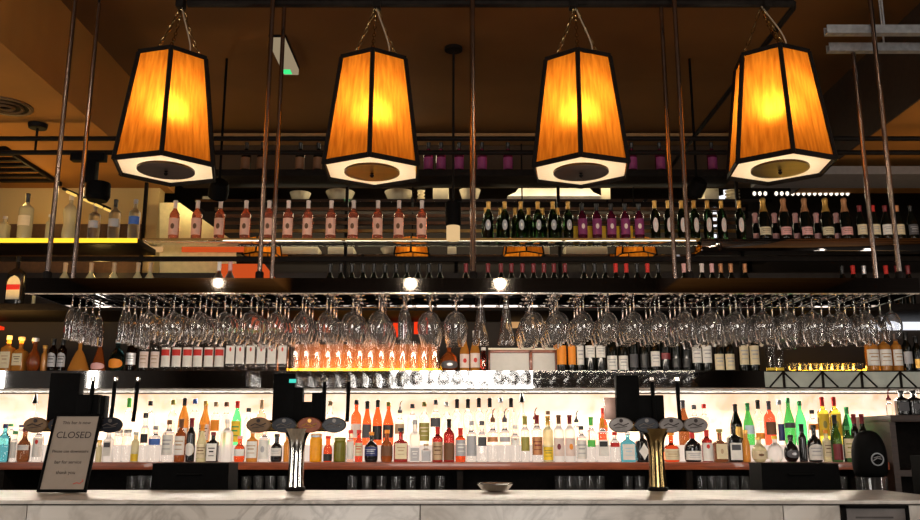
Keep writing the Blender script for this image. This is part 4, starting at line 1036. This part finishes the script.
for px, lc, wd, a, c, typ, desc, mk in rw:
    md(px, 44, wd, typ, 'wine_black', 'capsule', 'black' if lc not in ('dark_red',) else 'dark_red', (lc, a, min(c, {'wine': .59, 'burg': .46}[typ]), 'rect'), ('lines', 'grey') if lc in ('white', 'cream') else None, desc, 'wine_bottle')
for i, px in enumerate((771, 780)):
    md(px, 40, 8, 'vodka', 'clear', 'screw', 'silver', ('yellow', .03, .10, 'rect'), None, f'clear bottle with yellow foot right of the cream labels, {ORD[i + 1]} of two')
SG = MB().lathe([(.0002, 0), (.024, 0), (.026, .003), (.034, .055), (.0325, .055), (.0245, .010), (.0002, .009)], 24).mesh('short_tumbler', GLASS, 25)
for row, Y in (('front', 5.99), ('back', 6.075)):
    for i in range(7):
        o = put('short_glass', SG, None, (xat(794 + i * 10.7, MZ, 6.0), Y, MZ + .0006)); tag(o, f'short clear tumbler on the amber-lit shelf at right, {ORD[i + 1]} from left, {row} row', 'glass', 'short tumblers at right')
t = MB().bounds(xat(786, MZ, 6.17), xat(866, MZ, 6.17), 6.14, 6.16, MZ, MZ + .03).build('light_strip', em('amber_strip', (1.0, .50, .02), 9.0)); tag(t, 'glowing amber light strip behind the short tumblers at right', 'light strip')
for px, w, lb_ in ((873.5, 13, 'first of three amber bottles with white labels at right end'), (886.5, 12, 'second of three amber bottles with white labels at right end'), (898.5, 10, 'third of three amber bottles with white labels at right end')):
    md(px, 38, w, 'vodka', 'amber', 'capsule', 'brown', ('white', .16, .58, 'rect'), ('lines', 'tan'), lb_)
md(909, 40, 9, 'wine', 'wine_black', 'capsule', 'black', ('grey', .2, .5, 'rect'), None, 'dark bottle with grey label right of the amber ones', 'wine_bottle')
md(919, 36, 9, 'wine', 'wine_black', 'capsule', 'black', ('gold', .1, .35, 'rect'), None, 'dark bottle with gold label at the right edge', 'wine_bottle')

# ================================================================== SHELF BEHIND THE RACK
def s2(px, top, r, typ, col, capc, desc, i, cap='capsule', lab=None, Y=6.22):
    h = zat(top, Y) - S2Z
    bottle(xat(px, 2.55, Y), Y, S2Z, h, r, typ, col, cap, capc, lab, None, desc, 'bottle', 'wine_bottle', 'bottles behind the glass rack')
for i, px in enumerate((65, 91, 114, 138, 150)): s2(px, 263, .037, 'wine', 'pale_yellow', 'tan', f'pale bottle with tan neck behind the rack at left, {ORD[i + 1]} of five', i)
for i, px in enumerate((219, 230)): s2(px, 262, .036, 'wine', 'frost', ['white', 'pink'][i], ['white necked bottle behind the rack, left of the orange glow', 'pink necked bottle behind the rack, against the orange glow'][i], i)
for i in range(11): s2(330 + i * 11, 264, .034, 'wine', 'wine_black', 'black', f'black necked bottle behind the rack left of centre, {ORD[i + 1]} of eleven', i)
for i, px in enumerate((466, 488, 501, 511.5, 522.5, 533.5, 544, 554, 565)): s2(px, 264, .033, 'wine', 'wine_black', 'dark_red', f'dark bottle with red neck behind the rack at centre, {ORD[i + 1]} of nine', i)
for i in range(8): s2(584 + i * 10.6, 264, .034, 'wine', 'wine_black', ['black', 'black', 'black', 'red', 'red', 'black', 'red', 'black'][i], f'dark bottle neck behind the rack right of centre, {ORD[i + 1]} of eight', i)
for i, px in enumerate((684, 702, 712, 721, 731, 745)): s2(px, 264, .030, 'wine', 'wine_black', ['pink', 'pale_pink', 'pink', 'copper', 'copper', 'copper'][i], f'bottle with pinkish neck behind the rack left of fourth lamp, {ORD[i + 1]} of six', i)
for i in range(7): s2(842 + i * 11, 266, .032, 'wine', 'wine_black', ['black', 'red', 'silver', 'silver', 'red', 'dark_red', 'dark_red'][i], f'dark bottle neck behind the rack at right, {ORD[i + 1]} of seven', i)
# green liqueur-like bottle left of rack
Y = 5.98 + .12; h = zat(257, Y) - S2Z
bottle(xat(15.5, 2.4, Y), Y, S2Z, h, .064, 'flat', 'black', 'screw', 'black', ('cream', .04, h * .60, 'arch', .68), ('band', 'red'), 'flat black-green bottle with arched cream label and red band at left edge', 'bottle', 'spirit_bottle')
s2(37, 285, .012, 'vodka', 'pale_yellow', 'cream', 'small pale bottle right of the flat green bottle at left', 0, 'screw', None, 6.06)

# ================================================================== HIGH SHELF CONTENT
UY, UYB = 6.25, 6.345
def up(px, top, r, typ, col, cap, capc, lab, mark, desc, name, group, Y=UY, z=S3Z):
    h = zat(top, Y) - z
    lb = (lab[0], h * lab[1], h * lab[2], lab[3], .72 if TYPES[typ][1] > 2 else .52 if lab[3] == 'oval' else 1.15) if lab else None
    return bottle(xat(px, z + .1, Y), Y, z, h, r, typ, col, cap, capc, lb, mark, desc, 'bottle', name, group)
for i, px in enumerate((174, 196.5, 219.5, 245.3, 268.3, 287.8, 307.7, 330.8, 353.2, 377.6, 398.8, 421.8)):
    up(px, 201, .0385, 'wine', 'rose', 'capsule', 'pale_pink', ('rose_label', .10, .53, 'rect'), ('emblem', 'brown'), f'rosé wine bottle on the high shelf, {ORD[i + 1]} of twelve from the left', 'wine_bottle', 'rosé bottles on the high shelf')
for i, px in enumerate((488.5, 504.8, 521, 538, 553.2, 568.4)):
    up(px, 202, .037, 'wine', 'dark_green', 'capsule', 'gold', ('grey', .22, .50, 'oval'), ('emblem', 'white'), f'green wine bottle with gold capsule, front row centre, {ORD[i + 1]} of six', 'wine_bottle', 'gold-capped green wine bottles')
for i, px in enumerate((485.5, 500, 514.8, 528.3, 542.4, 557.6)):
    up(px + .5, 208.5, .033, 'wine', 'dark_green', 'capsule', 'gold', None, None, f'green wine bottle with gold capsule, back row centre, {ORD[i + 1]} of six', 'wine_bottle', 'gold-capped green wine bottles', UYB)
for i, px in enumerate((582.5, 597, 611.5, 625.4, 639.3)):
    up(px, 204, .036, 'wine', 'purple', 'capsule', 'black', ('purple', .12, .56, 'rect'), ('emblem', 'pale_pink'), f'dark purple-labelled bottle on the high shelf, {ORD[i + 1]} of five', 'wine_bottle', 'purple-labelled bottles')
for i, px in enumerate((575.3, 589.5, 603, 616.5, 630)):
    xx = xat(px, S3Z + .05, UYB); o = MB().bounds(xx - .020, xx + .020, UYB - .02, UYB + .02, S3Z, S3Z + .125, .002).build('reflection_block', pm('yellow_reflection', (.95, .55, .02), .5, noise=.05))  # solid blocks drawn for yellow lamp shade reflections between the bottles
    tag(o, f'yellow block for a lamp reflection between the purple bottles, {ORD[i + 1]} of five from the left', 'box', 'yellow reflection blocks on the high shelf')
for i, px in enumerate((655.4, 669, 682.3, 695, 708.5, 722.4, 740.5)):
    up(px, 201, .036, 'wine', 'dark_green', 'capsule', 'gold', ('pale_pink', .16, .54, 'oval'), ('emblem', 'white'), f'green wine bottle with gold capsule left of the champagne, {ORD[i + 1]} of seven', 'wine_bottle', 'gold-capped green wine bottles')
for i, px in enumerate((764.5, 785, 806, 827, 846)):
    up(px, 198.5, .044, 'champ', 'wine_black', 'foil', ['gold', 'copper', 'copper', 'gold', 'copper'][i], ([('cream'), ('pink'), ('pink'), ('cream'), ('pink')][i], .09, .28, 'rect'), ('lines', 'brown'),
       f'large champagne bottle with foil neck on the high shelf, {ORD[i + 1]} of five', 'champagne_bottle', 'champagne bottles on the high shelf')
for i, px in enumerate((755.2, 774.7, 795.6, 816.6, 836.6)):
    up(px + .6, 213.5, .027, 'champ', 'wine_black', 'foil', 'pink', ('pink', .07, .30, 'rect'), None, f'small champagne bottle with pink foil, {ORD[i + 1]} of five', 'champagne_bottle', 'small champagne bottles', 6.36)
for i, (px, lc) in enumerate(((861, 'cream'), (874.3, 'cream'), (886.5, 'white'), (898.5, 'cream'), (912, 'dark_grey'))):
    up(px, 206, .040, 'burg', 'wine_black', 'capsule', ['dark_red', 'red', 'dark_red', 'copper', 'black'][i], (lc, .12, .42, 'rect'), ('lines', 'grey'), f'dark wine bottle right of the champagne, {ORD[i + 1]} of five', 'wine_bottle', 'dark wine bottles at right of the high shelf')
for px, top, r, typ, cap, capc, lab, desc in (
    (4.5, 217, .036, 'square', 'screw', 'silver', None, 'short square pale bottle at far left of the amber shelf'), (25, 194, .052, 'vodka', 'capsule', 'black', ('cream', .28, .50, 'rect'), 'big pale bottle with black neck on the amber shelf'),
    (50, 215, .030, 'vodka', 'screw', 'silver', None, 'small pale bottle left of the nearer left rod'), (69, 196, .052, 'curvy', 'screw', 'cream', None, 'big curvy pale bottle between the left rods'),
    (94, 204, .042, 'vodka', 'screw', 'grey', ('grey', .3, .5, 'rect'), 'frosted tall bottle right of the left rods'), (114, 200, .042, 'vodka', 'capsule', 'black', ('grey', .3, .5, 'rect'), 'frosted tall bottle with dark neck on the amber shelf'),
    (134, 200, .042, 'vodka', 'screw', 'grey', ('blue', .36, .56, 'rect'), 'frosted bottle with blue label at the end of the amber shelf')):
    up(px, top, r, typ, 'frost' if px > 80 else 'pale_yellow', cap, capc, lab, None, desc, 'spirit_bottle', 'pale bottles on the amber shelf')
# top shelf
for i, px in enumerate((246, 262, 300, 318, 428.5, 441, 459, 482, 508, 632, 660, 712)):
    up(px, 143, .038, 'wine', 'purple' if px > 400 else 'wine_black', 'capsule', 'black', ('purple' if px > 400 else 'brown', .12, .5, 'rect'), None, f'dim bottle on the topmost shelf near the ceiling, {ORD[i + 1]} from the left', 'wine_bottle', 'bottles on the topmost shelf', 6.32, S4Z)
for i, (a, c) in enumerate(((429, 437), (446, 456), (464, 478), (487, 503), (640, 655), (668, 690), (248, 258), (306, 314))):
    o = MB().bounds(xat(a, S4Z, 6.45), xat(c, S4Z, 6.45), 6.42, 6.47, S4Z, S4Z + .03).build('light_strip', em('brass_glow', (1.0, .52, .14), .55)); tag(o, f'short warm light strip on the topmost shelf, {ORD[[3, 4, 5, 6, 7, 8, 1, 2][i]]} from the left', 'light strip', 'light strips on the topmost shelf')

# ================================================================== KITCHEN BEYOND
def kshelf(z, Y, label, x0=-2.3, x1=2.7):
    t = thing('kitchen_shelf', label, 'shelf', (0, Y, z))
    MB().bounds(x0, x1, -.16, .16, -.025, 0).build('shelf_board', STEEL, t)
    for xx in (x0 + .1, x1 - .13, -.05): MB().bounds(xx, xx + .03, .155, .205, -.09, -.026).build('bracket', MATTE, t)
    return t
KY = 7.35
kz1, kz2 = zat(204, KY), zat(258, KY)
kshelf(kz1, KY, 'upper steel kitchen shelf with crockery seen past the wine bottles')
kshelf(kz2, KY, 'lower steel kitchen shelf with pale trays beneath the high shelf')
struct('trim_10', MB().bounds(-2.38, 2.77, 7.20, 7.56, 2.60, 2.625), MATTE)
struct('trim_11', MB().bounds(-2.38, 2.77, 7.56, 7.66, 0, 3.46), WALLM)
def crock(px, py0, wpx, hpx, kind, label, k, z):
    r = wpx / 2 / 116; h = hpx / 112
    x = xat(px, z, KY)
    m = MB()
    if kind == 'bowl': m.lathe([(r * .4, 0), (r * .75, h * .35), (r, h), (r * .95, h), (r * .7, h * .4), (.001, h * .15)], 24)
    elif kind == 'tray': m.box((0, 0, h / 2), (2 * r, .2, h), .01)
    else:
        for j in range(4): m.lathe([(r * .6, j * h / 4), (r, (j + .7) * h / 4), (r, (j + .85) * h / 4)], 24)
    o = m.build({'bowl': 'serving_bowl', 'tray': 'serving_tray', 'stack': 'plate_stack'}[kind], CERAM, None, loc=(x, KY, z))
    tag(o, label, {'bowl': 'bowl', 'tray': 'tray', 'stack': 'plates'}[kind], 'crockery on the kitchen shelves')
for i, (px, w, h, k) in enumerate(((300, 22, 11, 'bowl'), (340, 30, 12, 'bowl'), (399, 30, 12, 'bowl'), (421, 8, 14, 'stack'), (441, 16, 14, 'tray'), (470, 22, 14, 'bowl'), (709, 15, 13, 'tray'), (733, 15, 14, 'stack'), (215, 20, 5, 'tray'))):
    crock(px, 204, w, h, k, f'white crockery on the upper kitchen shelf, {ORD[[2, 3, 4, 5, 6, 7, 8, 9, 1][i]]} piece from the left', i, kz1)
for i, (px, w, h, k) in enumerate(((300, 40, 9, 'tray'), (342, 26, 9, 'tray'), (393, 26, 9, 'bowl'), (452, 9, 9, 'tray'), (527, 44, 11, 'tray'), (585, 42, 11, 'tray'), (713, 14, 9, 'bowl'), (740, 34, 9, 'tray'))):
    crock(px, 258, w, h, k, f'cream tray or bowl on the lower kitchen shelf, {ORD[i + 1]} from the left', i, kz2)
# extractor hood
t = thing('extractor_hood', 'curved stainless extractor hood behind the gold-capped bottles', 'hood', (xat(553, kz1, KY), KY, kz1 - .0))
def ring2(wx, wy, z): return [(-wx, -wy, z), (wx, -wy, z), (wx, wy, z), (-wx, wy, z)]
MB().loft([ring2(.40, .15, .0), ring2(.41, .15, .03), ring2(.34, .13, .07), ring2(.26, .11, .18), ring2(.24, .1, .30)]).build('canopy', pm('brushed_hood', (.78, .72, .60), .35, .6, noise=.2, scale=6), t, ang=20)
MB().bounds(-.12, .12, -.08, .08, .30, CZ - kz1).build('duct', ZINC, t)
b = MB(); b.box((.47, 0, .075), (.08, .02, .15), .004); b.build('side_flue', CERAM, t)
# slatted dark rails behind the wine bottles
for i, py in enumerate((209, 216, 223, 231)):
    z = zat(py, 6.57)
    o = MB().bounds(xat(215, z, 6.57), xat(745, z, 6.57), 6.562, 6.578, z - .012, z + .012).build('bottle_rail', pm('brown_rail', (.10, .045, .018), .4, .4, noise=.2) if i < 3 else EDGE)
    tag(o, f'thin dark rail behind the high shelf bottles, {ORD[i + 1]} from the top', 'rail', 'rails behind the high shelf bottles')
# small lamps built in place of the pendant lamps' mirror images
for i, (px, w) in enumerate(((262, 34), (412, 34), (523, 38), (636, 36))):
    Y = 6.95; z = zat(256, Y); x = xat(px, z, Y); s_ = w / 2 / (FPX / (Y * CP + 1.6 * SP)) / .866
    t = thing('mirrored_lamp', f'small orange hexagonal lamp under the high shelf standing in for a reflection, {ORD[i + 1]} of four', 'lamp', (x, Y, z), R(5 * (i - 1)), 'orange lamps for the mirrored pendants')
    fr_ = MB()
    for k in range(6):
        a, c, d, e = hexpt(s_, k, 0), hexpt(s_, k + 1, 0), hexpt(s_ * .88, k, .135), hexpt(s_ * .88, k + 1, .135)
        n = ((c - a).cross(d - a)).normalized(); m = MB(); m.bm.faces.new([m.bm.verts.new(p - n * .002) for p in (a, c, e, d)]); m.build('shade_panel', SHADE, t)
        fr_.tube([a, d], .008, 6); fr_.tube([a, c], .006, 6)
    fr_.lathe([(s_ * .7, .125), (s_ * .2, .15), (.008, .155)], 12)
    fr_.build('frame', MATTE, t)
    MB().lathe([(.006, .15), (.006, CZ - z)], 8).build('cord', MATTE, t)
    L = bpy.data.lights.new('mirrored_bulb', 'POINT'); L.energy = .55; L.color = (1, .84, .50); L.shadow_soft_size = .03
    lo = bpy.data.objects.new('mirrored_bulb', L); COL.objects.link(lo); lo.location = (x, Y, z + .055)
# glowing panels
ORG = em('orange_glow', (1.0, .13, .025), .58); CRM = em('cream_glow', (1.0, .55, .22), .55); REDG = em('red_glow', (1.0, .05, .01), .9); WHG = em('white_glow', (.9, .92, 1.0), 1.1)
def glow(px0, px1, py0, py1, Y, mat, label, poly=None):
    z0, z1 = zat(py1, Y), zat(py0, Y)
    zc = (z0 + z1) / 2; m = MB()
    if poly: m.prism([(xat(a, zc, Y), zat(c, Y)) for a, c in poly], Y - .006, Y + .006)
    else: m.bounds(xat(px0, zc, Y), xat(px1, zc, Y), Y - .006, Y + .006, z0, z1)
    o = m.build('mounted_light_panel', mat); tag(o, label, 'light panel', 'orange and red glowing panels'); return o
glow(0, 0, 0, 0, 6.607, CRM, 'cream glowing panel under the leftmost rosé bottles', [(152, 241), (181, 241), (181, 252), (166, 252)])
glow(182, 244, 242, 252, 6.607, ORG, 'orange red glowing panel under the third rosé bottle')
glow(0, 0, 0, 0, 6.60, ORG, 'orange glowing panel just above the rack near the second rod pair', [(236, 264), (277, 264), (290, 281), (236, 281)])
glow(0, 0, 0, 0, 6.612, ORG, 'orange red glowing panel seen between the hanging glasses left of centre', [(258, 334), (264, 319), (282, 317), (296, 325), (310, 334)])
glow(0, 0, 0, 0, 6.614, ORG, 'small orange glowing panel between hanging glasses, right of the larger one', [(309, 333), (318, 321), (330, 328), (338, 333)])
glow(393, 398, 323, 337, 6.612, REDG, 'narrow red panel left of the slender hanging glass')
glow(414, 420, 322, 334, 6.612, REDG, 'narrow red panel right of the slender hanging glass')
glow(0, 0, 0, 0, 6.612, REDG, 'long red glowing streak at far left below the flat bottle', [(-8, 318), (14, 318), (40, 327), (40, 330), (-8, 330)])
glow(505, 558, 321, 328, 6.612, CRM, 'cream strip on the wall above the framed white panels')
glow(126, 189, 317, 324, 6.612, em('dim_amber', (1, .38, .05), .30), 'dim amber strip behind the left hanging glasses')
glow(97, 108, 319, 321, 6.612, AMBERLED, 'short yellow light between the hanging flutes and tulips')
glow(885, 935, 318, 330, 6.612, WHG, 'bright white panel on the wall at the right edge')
zw = 2.62
o = MB().prism([(xat(a, zat(c, 6.69), 6.69), zat(c, 6.69)) for a, c in ((160, 203), (180, 203), (212, 226), (236, 243))] + [(xat(236, 2.62, 6.69), 2.6205), (xat(160, 2.62, 6.69), 2.6205)], 6.68, 6.70).build('lit_wall_patch', pm('lit_wall_cream', (.75, .62, .32), .8, noise=.08))  # lit stretch of wall, built as a sheet cut to the bright patch
tag(o, 'cream slanted patch standing in for a lit wall behind the first three rosé bottles', 'board')
t = thing('bulb_string', 'row of small white bulbs behind the champagne bottles', 'light string', (xat(752, zat(194, 6.9), 6.9), 6.9, zat(194, 6.9)))
L_ = xat(850, zat(194, 6.9), 6.9) - xat(752, zat(194, 6.9), 6.9)
MB().bounds(0, L_, -.008, .008, .02, .035).build('batten', MATTE, t)
for k in range(18):
    if k in (3,): continue
    MB().lathe([(.004, -.014), (.014, -.004), (.014, .01), (.008, .02)], 10, (.02 + k * (L_ - .04) / 17, 0, 0)).build('bulb', em('white_bulb', (1, .9, .75), 1.6), t)
for xx in (.1, L_ - .1): MB().lathe([(.005, .035), (.005, CZ - zat(194, 6.9))], 8, (xx, 0, 0)).build('hanger', MATTE, t)
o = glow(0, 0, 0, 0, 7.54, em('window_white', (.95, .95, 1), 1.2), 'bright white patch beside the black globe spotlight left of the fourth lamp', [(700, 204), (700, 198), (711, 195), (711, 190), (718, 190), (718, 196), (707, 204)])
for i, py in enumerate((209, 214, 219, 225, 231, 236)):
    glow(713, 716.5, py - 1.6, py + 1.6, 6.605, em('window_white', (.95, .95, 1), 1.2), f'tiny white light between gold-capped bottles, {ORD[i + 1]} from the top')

# ================================================================== LIGHT
def area(name, loc, rot, sx_, sy_, e, col):
    L = bpy.data.lights.new(name, 'AREA'); L.shape = 'RECTANGLE'; L.size = sx_; L.size_y = sy_; L.energy = e; L.color = col
    o = bpy.data.objects.new(name, L); COL.objects.link(o); o.location = loc; o.rotation_euler = rot; return o
def point(name, loc, e, col, r=.08):
    L = bpy.data.lights.new(name, 'POINT'); L.energy = e; L.color = col; L.shadow_soft_size = r
    o = bpy.data.objects.new(name, L); COL.objects.link(o); o.location = loc; return o
area('window_daylight', (.15, -4.12, 1.92), (R(90), 0, 0), 2.9, 2.05, 240, (1.0, .94, .87))
point('hall_lamp', (-.52, -1.0, 2.95), 13, (1, .80, .58), .045)
point('hall_lamp', (.42, -1.0, 2.95), 13, (1, .80, .58), .045)
point('kitchen_lamp', (-.6, 6.95, 3.75), 3, (1, .82, .5))
area('kitchen_worklight', (.3, 7.2, 3.80), (0, 0, 0), 3.5, .25, 42, (1, .84, .55))
area('added_tray_fill', (.2, 7.25, kz1 - .04), (R(-15), 0, 0), 4.2, .12, 22, (1, .86, .58))  # added fill to brighten the trays on the lower shelf
area('added_label_fill', (0, 4.47, RZ0 + .02), (R(60), 0, 0), 4.0, .04, 27, (1, .86, .70))  # added fill that brightens the bottle labels from behind the rack
area('rack_downlight', (0, RY0 + .10, RZ0 + .052), (0, 0, 0), 4.0, .02, 9, (1, .90, .80))
area('rack_downlight', (0, RY0 + .30, RZ0 + .052), (0, 0, 0), 4.0, .02, 9, (1, .90, .80))
area('tumbler_led', ((xat(290, MZ, 6.2) + xat(440, MZ, 6.2)) / 2, 6.215, MZ + .03), (R(128), 0, 0), 1.05, .02, 7, (1, .50, .06))
area('tumbler_led', ((xat(786, MZ, 6.17) + xat(866, MZ, 6.17)) / 2, 6.13, MZ + .04), (R(-110), 0, 0), .55, .02, 1.2, (1, .55, .08))
area('left_room_light', (-3.4, 5.9, 2.0), (R(180), 0, 0), .8, .5, 16, (1, .58, .16))
area('right_room_light', (3.6, 5.0, 2.4), (R(180), 0, 0), .8, .8, 5, (1, .6, .25))
for gx in (-3.0, -1.6, 1.4, 2.2):
    for gy in (-2.6, -.2, 2.0): point('added_hall_light', (gx, gy, 3.78 if abs(gx) < 2.3 else 3.25), 6, (1, .82, .60), .045)  # added lights for sparkle on the glasses and front fill
area('shelf_led', (0, 6.40, 1.672), (R(-28), 0, 0), 7.6, .03, 60, (1, .90, .76))
for gx, ry in ((-4.92, -90), (4.92, 90)):
    for gy in (.2, 2.6): area('added_side_strip', (gx, gy, 1.75), (0, R(ry), 0), 2.3, .28, 34, (1, .93, .84))  # added strips that draw highlight lines on glasses and rods
point('added_patch_fill', (-2.15, 6.53, 3.2), 3.0, (1, .78, .40), .03)  # added fill for the cream wall patch
point('left_niche_light', (-2.75, 6.45, 2.58), 2.2, (1, .62, .18), .04)
point('left_wall_lamp', (-3.3, 6.3, 3.15), 2.5, (1, .62, .18), .06)

# ================================================================== CAMERA / RENDER LOOK
cam = bpy.data.cameras.new('camera'); cam.sensor_width = 36; cam.lens = FPX / 920 * 36; cam.clip_start = .05
co = bpy.data.objects.new('camera', cam); COL.objects.link(co)
co.location = (0, 0, H); co.rotation_euler = (R(90) + PITCH, 0, 0)
SC.camera = co
wd = bpy.data.worlds.new('world'); SC.world = wd; wd.use_nodes = True
wd.node_tree.nodes['Background'].inputs['Color'].default_value = (.01, .008, .006, 1); wd.node_tree.nodes['Background'].inputs['Strength'].default_value = .2
SC.view_settings.view_transform = 'Standard'; SC.view_settings.look = 'None'; SC.view_settings.exposure = 0.0; SC.view_settings.gamma = 1.0
SC.view_settings.use_curve_mapping = False
cy = SC.cycles
cy.max_bounces = 28; cy.transmission_bounces = 24; cy.glossy_bounces = 8; cy.diffuse_bounces = 3; cy.transparent_max_bounces = 16
cy.caustics_reflective = False; cy.caustics_refractive = False; cy.sample_clamp_indirect = 6.0
cy.use_denoising = True
